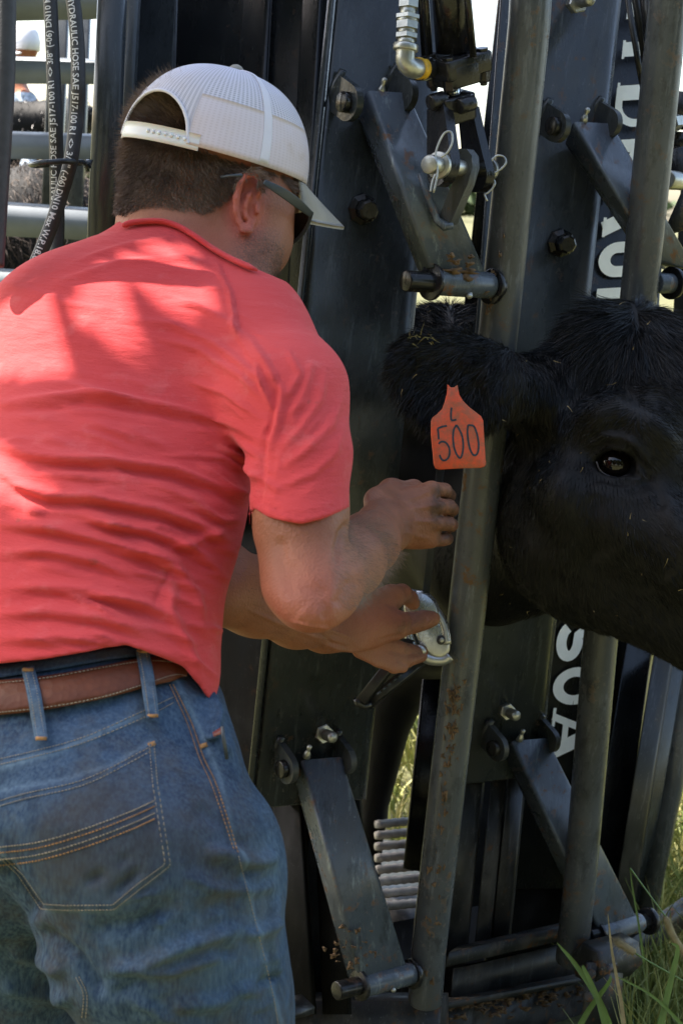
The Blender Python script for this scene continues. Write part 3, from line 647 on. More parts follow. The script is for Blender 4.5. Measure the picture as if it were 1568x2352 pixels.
# port fittings
fit = []
f0, f1, f2 = P(968, 158, 1.965), P(938, 152, 1.94), P(934, 95, 1.935)
cyp('yellow_seal', tube([P(972, 158, 1.968), P(958, 157, 1.957)], .0150, 20, bev=.002), 'yellow')
cyp('elbow_fitting', tube(spline([P(962, 158, 1.96), P(944, 156, 1.945), P(931, 142, 1.94), P(931, 122, 1.938), P(932, 103, 1.936)], 14), [.0125]+[.0135]*11+[.0145, .0145], 20), 'zinc')
cyp('elbow_fitting', tube([P(930, 117, 1.937), P(932, 101, 1.936)], .0172, 24, bev=.0015), 'zinc')
ys = [(101, 90, .0120, 0), (90, 78, .0165, 1), (78, 66, .0120, 0), (69, 50, .0165, 1), (54, 38, .0145, 0), (46, 36, .018, 1), (36, 18, .011, 0), (20, -2, .0150, 1), (-4, -30, .0125, 0), (-30, -120, .0135, 0)]
for y0, y1, r_, hx in ys:
    a, b = P(932+(101-y0)*.065, y0, 1.936), P(932+(101-y1)*.065, y1, 1.936)
    if hx: cyp('hex_fitting', hexn(a, b-a, r_, np.linalg.norm(b-a), .5), 'zinc', smooth=False)
    else: cyp('thread_fitting', tube([a, b], r_, 18, bev=.001), 'zinc')
# second cylinder far right, partly hidden by the far bar
cy2 = pc('hydraulic_cylinder', tube([P(1478, -120, 2.40), P(1512, 230, 2.46)], 0.016, 20), 'cast', label='second hydraulic cylinder, half hidden by the far bar')
pc('tie_rod', tube([P(1422, -120, 2.4), P(1462, 130, 2.42), P(1478, 215, 2.44)], .0052, 10), 'cast', parent=cy2)
pc('tie_rod', tube([P(1440, -120, 2.45), P(1490, 190, 2.50)], .0075, 10), 'cast', parent=cy2)
for q in ((1556, 255, 2.42, .028, .05), (1560, 330, 2.43, .03, .03), (1556, 380, 2.44, .022, .05)):
    pc('clevis_head', box(P(q[0]+10, q[1], q[2]), GU*q[3], GN*.02, GV*q[4]*.6), 'cast', parent=cy2)
pc('hex_fitting', hexn(P(1538, 282, 2.38), nrm(P(1570, 278, 2.42)-P(1538, 282, 2.38)), .015, .03), 'zinc', parent=cy2, smooth=False)
pc('clevis_cheek', tube([P(1552, 340, 2.42), P(1560, 430, 2.42)], [.022, .026], 18, bev=.006), 'cast', parent=cy2)
pc('clevis_pin', tube([P(1530, 412, 2.37), P(1600, 420, 2.46)], .0155, 20, bev=.002), 'zinc', parent=cy2)
pc('cylinder_lug', prism([P(x, y, 2.36) for x, y in ((1568, 430), (1590, 430), (1590, 520), (1536, 535), (1528, 520))], GU*.012), 'pipe')
# rear latch parts behind the cow's poll
pc('latch_box', box(P(1262, 775, 2.75), GU*.06, GN*.02, GV*.022), 'slate')
pc('latch_ring', tube([P(x, y, 2.6) for x, y in ((1185, 798), (1192, 789), (1212, 785), (1240, 790), (1258, 802))], .005, 10), 'black')
# manure and mud crusts
def crust(name, pts, r, seed, n=7, th=.004, par=None):
    rng = np.random.RandomState(seed); mb = MB()
    for (x, y, d, rx, ry) in pts:
        k = 12; V = []; F = []
        ph = rng.rand()*6; ring = [1+.35*math.sin(3*t+ph)+.25*rng.randn() for t in np.linspace(0, 6.28, k, endpoint=False)]
        for lv, s in ((0, 1.0), (1, .8), (2, .35)):
            for j in range(k):
                t = 2*math.pi*j/k; V.append(P(x+rx*ring[j]*s*math.cos(t), y+ry*ring[j]*s*math.sin(t), d+th*.6-th*(0, .8, 1.1)[lv]*(1+.3*rng.randn())))
        V.append(P(x, y, d-th*.8))
        for lv in (0, 1):
            for j in range(k): a = lv*k+j; b = lv*k+(j+1) % k; F.append((a, b, b+k, a+k))
        for j in range(k): F.append((2*k+j, 2*k+(j+1) % k, 3*k))
        mb.add(V, F)
    mb.build(name, M['mud'], par or chute, kind='stuff')
dz1 = lambda x, y: dG(x, y)-.04
crust('mud_crust', [(1045, 600, dz1(1045, 600)-.005, 14, 7), (1075, 606, dz1(1075, 606)-.005, 10, 6), (1040, 622, dz1(1040, 622), 26, 7), (1075, 624, dz1(1075, 624), 24, 7), (1068, 640, dz1(1068, 640)-.002, 16, 10), (1035, 585, dz1(1035, 590)-.004, 8, 6), (1082, 590, dz1(1082, 590)-.004, 8, 5), (1115, 670, dz1(1115, 670)-.002, 8, 6)], 1, 3, th=.005)
rng = np.random.RandomState(5); L = []
for i in range(210):
    t = rng.rand(); x, y = lerp((1052, 1560), (982, 2230), t); L.append((x+rng.randn()*8-3, y+rng.randn()*12, dG(x, y)-.0302, 2+rng.rand()*3.5, 4+rng.rand()*7))
for i in range(18): t = rng.rand(); x, y = lerp((1160, 520), (1120, 720), t); L.append((x+rng.randn()*4, y, dG(x, y)-.029, 2+rng.rand()*2, 3+rng.rand()*7))
crust('manure_streak', L, 1, 9, th=.0022)
L = [(720+rng.rand()*110+i*2.2, 2120+rng.rand()*110, dG(840, 2200)-.035, 2+rng.rand()*5, 2+rng.rand()*5) for i in range(26)]
L += [(960+rng.rand()*470, 0, 0, 3+rng.rand()*9, 2+rng.rand()*4) for i in range(170)]
L = [q if q[1] else (q[0], 2318-(q[0]-960)*.19+abs(rng.randn())*26, dP(q[0], 2300)-.035, q[3], q[4]) for q in L]
crust('mud_clods', L, 1, 19, th=.006)
pc('left_sun_block', box((P(222, 600, 2.35)+P(232, 600, 3.05))/2*np.array((1, 1, 0))+np.array((0, 0, 1.62)), (P(232, 600, 3.05)-P(222, 600, 2.35))/2*np.array((1, 1, 0)), np.array((.006, 0, 0)), np.array((0, 0, .52))), 'black')  # unseen wall added and sized to keep sun off the cow's neck
# ---- lettering on the panel (flat decal sheets): strokes on a unit box, the text runs downwards
def stroke_poly(pts, w_):
    pts = np.array(pts, float); n = len(pts); d = np.gradient(pts, axis=0) if n > 2 else np.tile(pts[1]-pts[0], (2, 1)); d /= np.linalg.norm(d, axis=1)[:, None]; nn = np.stack([-d[:, 1], d[:, 0]], 1)
    return [(pts[i]+nn[i]*w_/2, pts[i]-nn[i]*w_/2) for i in range(n)]
def arc(cx, cy, rx, ry, a0, a1, n=20): return [(cx+rx*math.cos(R(a)), cy+ry*math.sin(R(a))) for a in np.linspace(a0, a1, n)]
SW = 0.31
S_ = lambda x, y=0: [(x-.20, y), (x+.20, y)]                  # serif bar
GLY = {'H': [([(.2, 0), (.2, 1)], SW), ([(.8, 0), (.8, 1)], SW), ([(.2, .5), (.8, .5)], .14), (S_(.2, .03), .06), (S_(.2, .97), .06), (S_(.8, .03), .06), (S_(.8, .97), .06)],
 'Y': [([(.5, 0), (.5, .45)], SW), ([(.5, .40), (.12, 1)], .22), ([(.5, .40), (.88, 1)], .16), (S_(.5, .03), .06), (S_(.12, .97), .06), (S_(.88, .97), .06)],
 'D': [([(.22, 0), (.22, 1)], SW), ([(.1, .07), (.45, .07)]+arc(.45, .5, .40, .43, -90, 90)+[(.1, .93)], .16), (S_(.2, .03), .06)],
 'R': [([(.22, 0), (.22, 1)], SW), ([(.1, .93), (.5, .93)]+arc(.5, .72, .30, .21, 90, -90)+[(.2, .51)], .15), ([(.5, .5), (.88, 0)], .24), (S_(.2, .03), .06), (S_(.86, .03), .06)],
 'A': [([(.1, 0), (.5, 1)], .15), ([(.9, 0), (.5, 1)], SW), ([(.25, .33), (.78, .33)], .14), (S_(.12, .03), .07), (S_(.86, .03), .07)],
 'U': [([(.2, 1), (.2, .42)]+arc(.5, .42, .30, .30, 180, 360)+[(.8, 1)], .27)],
 'L': [([(.22, 0), (.22, 1)], SW), ([(.1, .08), (.88, .08)], .16), ([(.85, 0), (.85, .36)], .14), (S_(.2, .97), .06)],
 'S': [(arc(.5, .74, .31, .17, 20, 200, 14)+arc(.5, .28, .34, .20, 110, -160, 18)[0:], .24)],
 'O': [(arc(.5, .5, .37, .40, 0, 360, 40), .25)],
 'C': [(arc(.5, .5, .38, .42, 55, 305, 30), .19)], 'I': [([(.5, 0), (.5, 1)], SW), (S_(.5, .03), .06), (S_(.5, .97), .06)]}
def letter(ch, x0, y0, y1, wd, slope=-.105, skip=0):
    """baseline point (x0, y0) at the top of the letter; the letter advances down to y1, its height runs right by wd"""
    mb = MB()
    for si, (pts, w_) in enumerate(GLY[ch]):
        pr = stroke_poly(pts, w_); V = []; h = y1-y0
        for a, b in pr:
            for (u, v) in (a, b):
                px = x0+v*wd+slope*u*h; py = y0+u*h-v*wd*.06; V.append(P(px, py, dP(px, py)+SO-.0035-.0004*si))
        mb.add(V, [(2*i, 2*i+1, 2*i+3, 2*i+2) for i in range(len(pr)-1)])
    mb.build('letter', M['decal'], lp, smooth=False)
for ch, x0, y0, y1 in (('H', 1448, -62, 44), ('Y', 1434, 60, 168), ('D', 1418, 190, 302), ('R', 1406, 316, 412), ('A', 1394, 425, 538), ('U', 1380, 552, 645), ('L', 1371, 658, 740), ('I', 1360, 755, 790), ('C', 1352, 805, 900),
                       ('S', 1286, 1425, 1525), ('O', 1276, 1535, 1622), ('A', 1270, 1635, 1742)): letter(ch, x0, y0, y1, 100 if y0 < 1000 else 96)
# ---- floor of the chute: ribbed bars lying across
for i in range(8):
    y = 1890+i*25+i*i*.3; d = 3.05-.0011*(y-1880)
    pts = [P(x, y+ (900-x)*.10, d+(x-950)*.0004) for x in np.linspace(862, 1000, 16)]
    pc('floor_rib', tube(pts, [.0085+.0016*(j % 2) for j in range(16)], 8), 'rib')
pc('floor_plate', box(P(920, 2030, 3.06)-np.array((0, 0, .03)), np.array((.10, 0, 0)), np.array((0, .25, 0)), np.array((0, 0, .01))), 'dark')
# ---------------------------------------------------------------- ground, pasture, pen and cattle behind
S = 600
mk('ground', [(-S, -60, 0), (S, -60, 0), (S, S, 0), (-S, S, 0)], [(0, 1, 2, 3)], M['ground'], kind='structure', smooth=False)
# far tree line, low and pale on the horizon
rng = np.random.RandomState(3)
def blob(c, r, n=260, seed=0, size=.5):
    g_ = np.random.RandomState(seed); V = []; F = []
    for i in range(n):
        v = g_.randn(3); v /= np.linalg.norm(v); v *= g_.rand()**.4; p = np.array(c)+v*np.array(r); a = g_.randn(3)*size; b = g_.randn(3)*size; k = len(V)
        V += [p, p+a, p+b]; F.append((k, k+1, k+2))
    return V, F
for i in range(9):
    x = -60+i*24+rng.randn()*5; y = 170+rng.randn()*18; h = 4.5+rng.rand()*2
    t = thing('far_tree', 'small dark distant tree in the tree line, %s from the left' % ('first', 'second', 'third', 'fourth', 'fifth', 'sixth', 'seventh', 'eighth', 'ninth')[i], 'tree', (x, y, 0), 'trees far across the pasture')
    V, F = blob((x, y, h*.62), (8, 4, h*.4), 500, i, 1.1); mk('crown', V, F, M['leafmass'], t, smooth=False)
    V, F = tube([(x, y, 0), (x, y, h*.6)], [.5, .25], 8); mk('trunk', V, F, M['dark'], t)
# livestock trailer / pen rails behind the man
pen = thing('pen_fence', 'galvanised pen panel of wide horizontal rails behind the hoses', 'fence', (-1.2, 4.1, 0))
def rail(y0l, y1l, y0r, y1r, d, sl='galv', xl=-260, xr=420, **k):
    V, F = qbeam((xl, y0l, d), (xr, y0r, d), (xr, y1r, d), (xl, y1l, d), (0, -8, .10), .012, k=3); mk('rail', V, F, M[sl], pen, **k)
rail(-45, 55, -30, 40, 3.6); rail(128, 190, 150, 196, 3.7); rail(300, 360, 322, 372, 3.7); rail(452, 530, 500, 562, 3.6); rail(605, 675, 655, 715, 3.6); rail(780, 850, 810, 865, 3.6)
for x, d in ((118, 3.95), (168, 4.3), (-60, 3.9)):
    V, F = qbeam((x, -80, d), (x+44, -80, d), (x+12, 700, d), (x-32, 700, d), (4, 0, .05), .006); mk('upright', V, F, M['slate'], pen)
# calves behind the rails
def animal(name, label, prims, mat, hair_n, hl, haircol, seed, cat='calf', hd=(0.3, 0, -1)):
    s = SDF(.022, .05)
    for p in prims: s.cap(*p, k=.05)
    V, Q = s.mesh(2); N = normals(V, Q); W = C2W(V)
    loc = np.array([W[:, 0].mean(), W[:, 1].mean(), 0.0]); t = thing(name, label, cat, loc)
    mk('body', W, Q, mat, t)
    nw = N @ B3; vis = N[:, 2] < .35; ids = np.where(vis)[0]; rg = np.random.RandomState(seed); ids = rg.choice(ids, hair_n)
    d = nw[ids]*.5+np.array(hd)*.9+rg.randn(hair_n, 3)*.25
    hv, hf = hairmesh(W[ids]+rg.randn(hair_n, 3)*.008, d, hl*(.6+rg.rand(hair_n)*.7), .0022, 2, .3); mk('coat', hv, hf, haircol, t, kind='stuff')
    return t
animal('calf', 'dark brown calf seen between the middle rails behind the hoses', [((-120, 620, 4.4), 190, (90, 560, 4.5), 170), ((90, 540, 4.5), 150, (260, 600, 4.6), 150), ((-60, 700, 4.5), 120, (-70, 1500, 4.6), 40), ((200, 700, 4.6), 110, (190, 1500, 4.7), 40)], M['hide'], 26000, .035, M['brownhair'], 1)
animal('calf', 'black animal standing behind the lower rails', [((-140, 830, 4.3), 200, (240, 860, 4.4), 190), ((60, 900, 4.4), 100, (50, 1600, 4.4), 40)], M['hide'], 6000, .03, M['cowhair'], 2)
# person in the white cap behind the rails
def bperson():
    s = SDF(.008, .03); d = 4.9
    s.ell((52, 105, d), (36, 46, 40), k=.02).cap((40, 150, d), 20, (30, 200, d), 24, .02).cap((20, 250, d), 62, (-10, 470, d), 56, .05).cap((60, 235, d-.05), 28, (96, 300, d-.1), 24, .02).cap((96, 300, d-.1), 22, (60, 390, d-.3), 18, .02)
    s.cap((-20, 470, d), 55, (-20, 980, d), 34, .05).cap((30, 470, d), 45, (30, 980, d), 30, .05).ell((80, 118, d-.02), (8, 10, 8), k=.01)
    V, Q = s.mesh(2); W = C2W(V); t = thing('person', 'person in a white cap and pale shirt behind the pen rails', 'person', (W[:, 0].mean(), W[:, 1].mean(), 0)); px, py = toPX(V)
    o = mk('body', W, Q, [M['skin'], M['bshirt'], M['hide']], t)
    qy = py[Q].mean(1); qx = px[Q].mean(1); mi = np.where(qy > 520, 2, np.where((qy > 212) & (qx < 84+0*qy) | (qy > 235) & (qy < 300), 1, 0)).astype(np.int32); 
    if len(o.data.polygons) == len(mi): o.data.polygons.foreach_set('material_index', mi)
    rings = [[P(50+43*k*math.cos(a), y+6*math.sin(a)*k, d+.066*k*math.sin(a)) for a in np.linspace(0, 2*math.pi, 20, endpoint=False)] for y, k in ((118, 1.0), (95, 1.02), (75, .92), (62, .7), (56, .35))]
    V, F = loft([np.array(r_) for r_ in rings]); mk('cap', V, F, M['whitecap'], t)
    V, F = qbeam((10, 112, d-.05), (50, 120, d-.09), (10, 128, d-.14), (-30, 118, d-.12), (0, 3, .01), .002); mk('cap_bill', V, F, M['whitecap'], t)
bperson()
# ---------------------------------------------------------------- grass
def blades(n, x0, x1, y0, y1, h0, h1, w_, seed, lean=.35):
    g_ = np.random.RandomState(seed); r_ = np.stack([x0+(x1-x0)*g_.rand(n), y0+(y1-y0)*g_.rand(n), np.zeros(n)], 1)
    if y1 < 4: q_, _ = toPX(W2C(r_)); r_ = r_[q_ > 1405]; n = len(r_)
    d = np.stack([g_.randn(n)*lean, g_.randn(n)*lean, np.ones(n)], 1); np.random.seed(seed)
    return hairmesh(r_, d, h0+(h1-h0)*g_.rand(n)**2, w_, 3, .28, np.array([0, 0, -.12]))
vs, fs = [], []; k = 0
for a in ((9000, .45, 1.8, 2.35, 3.6, .03, .17, .005, 1), (16000, .2, 3.2, 3.1, 5.5, .06, .2, .008, 2), (16000, -2.5, 6, 5.5, 14, .06, .2, .015, 3), (2500, .45, 1.0, 2.3, 3.0, .05, .24, .0045, 4), (5000, -2.5, .2, 3.6, 5.5, .06, .18, .008, 5)):
    V, F = blades(*a); vs.append(V); fs.append(F+k); k += len(V)
V = np.vstack(vs); F = np.vstack(fs)
mk('grass', V, F, M['grass'], kind='stuff', label='sunlit short pasture grass around and beyond the chute', cat='grass')
def blade(pts, w_, mat='green', name='grass_blade', lab='', grp='tall grass beside the chute'):
    c = spline([P(*p) for p in pts], 16); V = []
    for i, p in enumerate(c):
        t = i/15; ww = w_*(1-t)**.6*.5+.0004; d = nrm(c[min(i+1, 15)]-c[max(i-1, 0)]); s = nrm(np.cross(d, fw)); u = np.cross(d, s)
        V += [p-s*ww, p-u*ww*.35, p+s*ww]
    F = [];
    for i in range(15):
        for j in (0, 1): a = 3*i+j; F.append((a, a+1, a+4, a+3))
    return mk(name, V, F, M[mat], label=lab, cat='grass blade', group=None)
blade([(1420, 2420, 2.5), (1375, 2300, 2.5), (1320, 2215, 2.5), (1278, 2165, 2.5)], .014, lab='broad green blade leaning left under the far bar')
blade([(1300, 2420, 2.5), (1345, 2330, 2.5), (1395, 2260, 2.48), (1402, 2240, 2.48)], .012, lab='short green blade curving right below the hinge bracket')
blade([(1400, 2400, 2.45), (1370, 2290, 2.45), (1340, 2225, 2.45), (1336, 2218, 2.45)], .010, lab='green blade rising under the cut end of the far bar')
blade([(1440, 2420, 2.4), (1425, 2300, 2.4), (1405, 2190, 2.4), (1395, 2100, 2.4)], .007, 'seed', lab='straight reddish stalk in front of the outrigger')
blade([(1500, 2420, 2.4), (1540, 2250, 2.4), (1555, 2180, 2.4), (1540, 2166, 2.4)], .012, lab='wide green leaf at the right edge of the frame')
blade([(1590, 2380, 2.4), (1500, 2290, 2.4), (1410, 2240, 2.42)], .006, 'green', lab='thin blade slanting right from the stalk')
blade([(1478, 2210, 2.6), (1465, 2120, 2.6), (1450, 2030, 2.6), (1446, 1992, 2.6)], .004, lab='thin stem that carries the folded foxtail stalk')
def foxtail(pts, hd, label):
    t = thing('foxtail', label, 'foxtail', P(*pts[0])); c = spline([P(*p) for p in pts], 20); V, F = tube(c, .0016, 6); mk('stem', V, F, M['green'], t)
    h = spline([P(*p) for p in hd], 12); V, F = tube(h, [.003]+[.0065]*9+[.005, .002], 8); mk('seed_head', V, F, M['seed'], t)
    g_ = np.random.RandomState(4); n = 700; q = g_.randint(0, 11, n); rt_ = np.array(h)[q]+(np.array(h)[q+1]-np.array(h)[q])*g_.rand(n, 1); ax = np.array(h)[q+1]-np.array(h)[q]; ax /= np.linalg.norm(ax, axis=1)[:, None]
    V, F = hairmesh(rt_, g_.randn(n, 3)+ax*1.2, .014, .0006, 1, .2); mk('bristles', V, F, M['seed'], t, kind='stuff')
foxtail([(1446, 1994, 2.6), (1490, 2055, 2.58), (1527, 2105, 2.56)], [(1527, 2105, 2.56), (1545, 2150, 2.56), (1575, 2195, 2.56)], 'foxtail seed head drooping at the right edge')
foxtail([(1580, 2260, 2.5), (1500, 2215, 2.52), (1458, 2190, 2.53)], [(1458, 2190, 2.53), (1436, 2175, 2.54), (1414, 2163, 2.55)], 'foxtail seed head under the lower far sleeve')

# unseen trees added behind the camera to block low sky light and raise contrast
for i, (x, y, h) in enumerate(((-9, -7, 8.5), (-3.5, -9.5, 9.5), (2.5, -9, 9), (8, -8, 8.5), (12, -2, 8))):
    t = thing('light_block_tree', 'unseen tree added behind the camera to block low sky light, %s of the row' % ('first', 'second', 'third', 'fourth', 'last')[i], 'tree', (x, y, 0), 'unseen trees added to block low sky light')
    V, F = blob((x, y, h*.56), (3.6, 2.6, h*.42), 2600, 40+i, .42); mk('crown', V, F, M['leafmass'], t, smooth=False, kind='stuff')
    V, F = tube([(x, y, 0), (x+.1, y, h*.3), (x, y, h*.6)], [.32, .24, .12], 10); mk('trunk', V, F, M['dark'], t)

animal('calf', 'black calf behind the upper rails in front of the person in the white cap', [((-60, 300, 4.7), 66, (150, 285, 4.7), 52), ((150, 285, 4.7), 50, (205, 265, 4.65), 26), ((20, 330, 4.7), 40, (10, 1300, 4.75), 22), ((130, 330, 4.7), 30, (130, 1300, 4.75), 20)], M['hide'], 4000, .02, M['cowhair'], 5)
# ---------------------------------------------------------------- the man
man = thing('person', 'man in coral red t-shirt, blue jeans and white mesh cap bending over the cow\'s neck', 'person', (-0.35, 1.7, 0))
def setcol(o, rgb):
    at = o.data.color_attributes.new('tint', 'FLOAT_COLOR', 'POINT'); a = np.ones((len(rgb), 4), np.float32); a[:, :3] = rgb; at.data.foreach_set('color', a.ravel())
def blobm(px, py, c, r, p=2): return np.clip(1.3*np.exp(-(((px-c[0])/r[0])**2+((py-c[1])/r[1])**2)**(p/2)), 0, 1)
HD = 1.80
# head and neck
h = SDF(.0021, .012)
h.ell((486, 380, HD), (188, 190, 150), 12, k=.02)
h.cap((385, 650, 1.74), 132, (393, 520, 1.78), 108, .03).cap((393, 520, 1.78), 108, (430, 430, HD), 130, .04)
h.ell((560, 470, HD+.01), (100, 130, 118), -20, k=.03)
h.cap((470, 560, HD-.01), 84, (560, 560, HD-.012), 74, .04).cap((560, 560, HD-.012), 74, (606, 592, HD+.03), 42, .03)
h.cap((590, 500, HD+.0), 66, (605, 540, HD+.02), 54, .03)
h.ell((628, 585, HD+.04), (22, 24, 30), 0, k=.015).ell((622, 560, HD+.05), (25, 40, 40), 0, k=.02)
h.cap((470, 560, HD-.0), 70, (560, 720, 1.76), 80, .04)                      # throat / sternomastoid
h.ell((655, 470, HD+.05), (30, 40, 40), 0, k=.03)                             # brow
h.cap((668, 470, HD+.08), 14, (672, 540, HD+.10), 18, .02)                    # nose, on the hidden side
ED = HD-.078
e3 = lambda L, dz=0: [(x, y, ED+dz+z, r) for x, y, z, r in L]
h.ell((572, 468, ED+.012), (28, 60, 14), 10, k=.012)
h.cap((570, 470, ED+.03), 30, (560, 480, ED+.014), 24, .012)
h.chain(e3([(592, 452, .006, 5), (601, 432, .0, 6.5), (600, 412, -.004, 7.5), (586, 400, -.006, 8), (567, 405, -.006, 8.5), (552, 425, -.006, 8.5), (543, 455, -.005, 8.5), (542, 485, -.003, 8), (549, 510, .0, 7.5), (560, 526, .002, 9)]), .003)
h.chain(e3([(560, 526, .003, 10), (571, 527, .004, 9), (577, 512, .005, 7)]), .005)
h.chain(e3([(584, 430, .0, 4), (572, 448, -.001, 5.5), (565, 472, -.001, 5.5), (566, 496, .001, 5.5), (575, 508, .002, 5)]), .004)
h.ell((580, 480, ED-.001), (9, 17, 13), 5, k=.006, neg=True)
h.ell((575, 425, ED-.004), (14, 14, 8), -30, k=.006, neg=True)
h.ell((556, 470, ED-.008), (4, 40, 6), 4, k=.004, neg=True)
h.cap((590, 472, ED+.003), 5.5, (592, 488, ED+.003), 5.5, .004)
Vh, Qh = h.mesh(1)
# arms and hands, each one continuous surface from shoulder to fingertips
ra = SDF(.0021, .012)
ra.chain([(700, 1000, 1.62, 96), (690, 1160, 1.61, 98), (712, 1338, 1.61, 90)], .03)
ra.cap((648, 1235, 1.62), 48, (668, 1330, 1.62), 50, .03)                     # triceps
ra.cap((712, 1340, 1.61), 88, (728, 1352, 1.62), 86, .03).ell((712, 1395, 1.60), (40, 36, 34), 0, k=.03)
ra.chain([(750, 1330, 1.63, 84), (800, 1290, 1.72, 78), (845, 1248, 1.82, 66), (878, 1215, 1.90, 58)], .02, zs=.85)
HR = 1.95
ra.cap((878, 1215, 1.90), 56, (925, 1190, HR), 58, .02, zs=.6)
K = [(990, 1124, HR-.002), (1003, 1162, HR-.010), (1003, 1202, HR-.008), (990, 1240, HR+.004)]
for i, kp in enumerate(K): ra.cap((905, 1160+22*i, HR-.005), 30, kp, (20, 19, 18.5, 18)[i], .014)
ra.cap((925, 1165, HR+.01), 36, (960, 1210, HR+.012), 40, .02)
Fg = [[(990, 1124, HR-.002, 19), (1020, 1127, HR+.018, 17.5), (1030, 1138, HR+.045, 16), (1012, 1146, HR+.065, 14)],
      [(1003, 1162, HR-.008, 18.5), (1030, 1164, HR+.012, 17.5), (1037, 1170, HR+.04, 16), (1016, 1174, HR+.065, 14)],
      [(1003, 1202, HR-.006, 18), (1029, 1203, HR+.014, 17), (1036, 1206, HR+.04, 15.5), (1014, 1206, HR+.063, 13.5)],
      [(990, 1240, HR+.004, 17), (1018, 1239, HR+.018, 15.5), (1026, 1238, HR+.042, 14), (1006, 1234, HR+.06, 12)]]
for f in Fg: ra.chain(f, .0025)
ra.chain([(866, 1150, 1.925, 32), (898, 1128, 1.965, 26), (950, 1124, 1.995, 19), (985, 1140, 2.01, 15)], .012)  # thumb round the far side
for (x, y) in ((1016, 1145), (1020, 1184), (1017, 1222)): ra.ell((x, y, HR-.014), (15, 5, 12), 0, k=.004, neg=True)
Vr, Qr = ra.mesh(1)
la = SDF(.0023, .012)
la.chain([(330, 900, 1.95, 90), (400, 1290, 1.90, 88)], .03)
la.chain([(400, 1290, 1.90, 90), (480, 1332, 1.93, 98), (590, 1372, 2.00, 86), (680, 1418, 2.08, 66), (745, 1442, 2.13, 52)], .02, zs=.85)
la.chain([(745, 1442, 2.13, 50), (800, 1440, 2.15, 58)], .02, zs=.6).ell((850, 1430, 2.16), (62, 58, 42), -12, k=.02)
la.cap((850, 1400, 2.17), 40, (900, 1372, 2.19), 30, .02).chain([(895, 1372, 2.19, 27), (922, 1363, 2.21, 21), (940, 1374, 2.24, 18), (960, 1400, 2.27, 15)], .006)
la.chain([(870, 1435, 2.15, 44), (908, 1436, 2.15, 30), (950, 1430, 2.165, 21), (975, 1424, 2.175, 18.5), (994, 1421, 2.18, 16.5)], .012)
for pts in ([(850, 1475, 2.18, 26), (915, 1490, 2.21, 18), (962, 1498, 2.25, 15), (985, 1488, 2.28, 13)], [(840, 1488, 2.18, 24), (890, 1512, 2.19, 17), (935, 1517, 2.22, 15.5), (968, 1508, 2.25, 13)], [(830, 1492, 2.18, 22), (868, 1516, 2.18, 16), (905, 1532, 2.19, 14.5), (925, 1534, 2.21, 12)]): la.chain(pts, .004)
Vl, Ql = la.mesh(1)
co = SDF(.014, .03)                                                          # the hidden core that joins them
co.chain([(395, 620, 1.76, 110), (320, 860, 1.72, 230), (170, 1500, 1.70, 260), (190, 1750, 1.70, 280)], .05, zs=.6).chain([(380, 780, 1.72, 110), (660, 900, 1.62, 90)], .05).chain([(300, 760, 1.76, 110), (330, 900, 1.95, 80)], .05)
co.chain([(330, 1850, 1.66, 200), (430, 2300, 1.70, 150), (480, 3300, 1.95, 80), (520, 3420, 2.0, 60)], .05).chain([(60, 1850, 1.80, 200), (40, 2300, 1.9, 150), (10, 3200, 2.1, 80)], .05)
Vc, Qc = co.mesh(1)
n1_, n2_, n3_ = len(Vh), len(Vh)+len(Vr), len(Vh)+len(Vr)+len(Vl)
Vb = np.vstack([Vh, Vr, Vl, Vc]); Qb = np.vstack([Qh, Qr+n1_, Ql+n2_, Qc+n3_]); px, py = toPX(Vb)
Nb = normals(Vb, Qb); face = np.clip(-Nb[:, 2]*2, 0, 1); disp = np.zeros(len(Vb)); lite = disp.copy()
def wr(pl, w_, h_, asym=0.0, fade=.15):
    global disp
    d, t, sg = polydist(px, py, pl); env = np.minimum(1, np.minimum(t, 1-t)/fade+.05); u = d/w_
    disp += face*env*h_*np.exp(-u*u)*(1+asym*sg*u)
for pl, w_, h_ in (([(806, 1196), (786, 1222), (774, 1262), (776, 1300)], 9, -.0050), ([(800, 1330), (840, 1285), (880, 1235)], 22, .0035), ([(640, 1230), (652, 1310), (676, 1380)], 16, -.003), ([(690, 1400), (712, 1420), (740, 1412)], 22, .0022), ([(770, 1395), (790, 1360), (800, 1330)], 12, -.003), ([(660, 1290), (700, 1350), (760, 1370)], 20, -.0025), ([(740, 1380), (752, 1402), (744, 1424)], 7, -.0012),
  ([(560, 1395), (640, 1432), (720, 1462), (800, 1478)], 5, .0018), ([(660, 1425), (740, 1440), (800, 1462), (830, 1490)], 4, .0016), ([(720, 1470), (780, 1492), (830, 1500)], 5, .002), ([(730, 1450), (760, 1475), (800, 1488)], 4, -.002),
  ([(930, 1150), (965, 1138), (990, 1128)], 5, .0016), ([(935, 1170), (970, 1166), (1000, 1162)], 5, .0018), ([(935, 1196), (970, 1198), (1000, 1200)], 5, .0018), ([(925, 1220), (960, 1232), (988, 1238)], 5, .0016), ([(905, 1180), (930, 1190), (950, 1215)], 4, .0012), ([(868, 1170), (878, 1210), (898, 1250)], 4, -.0014), ([(855, 1190), (868, 1225), (884, 1262)], 4, -.001),
  ([(940, 1402), (946, 1424), (942, 1446)], 3, -.0014), ([(975, 1404), (980, 1420), (976, 1438)], 2.5, -.0012), ([(880, 1380), (905, 1395), (925, 1408)], 6, -.002), ([(870, 1470), (900, 1462), (925, 1458)], 4, -.002)): wr(pl, w_, h_)
Vb = Vb+Nb*disp[:, None]
body = mk('body', C2W(Vb), Qb, M['skin'], man)
seg_ = np.zeros(len(Vb), int); seg_[n1_:n2_] = 1; seg_[n2_:n3_] = 2; seg_[n3_:] = 3
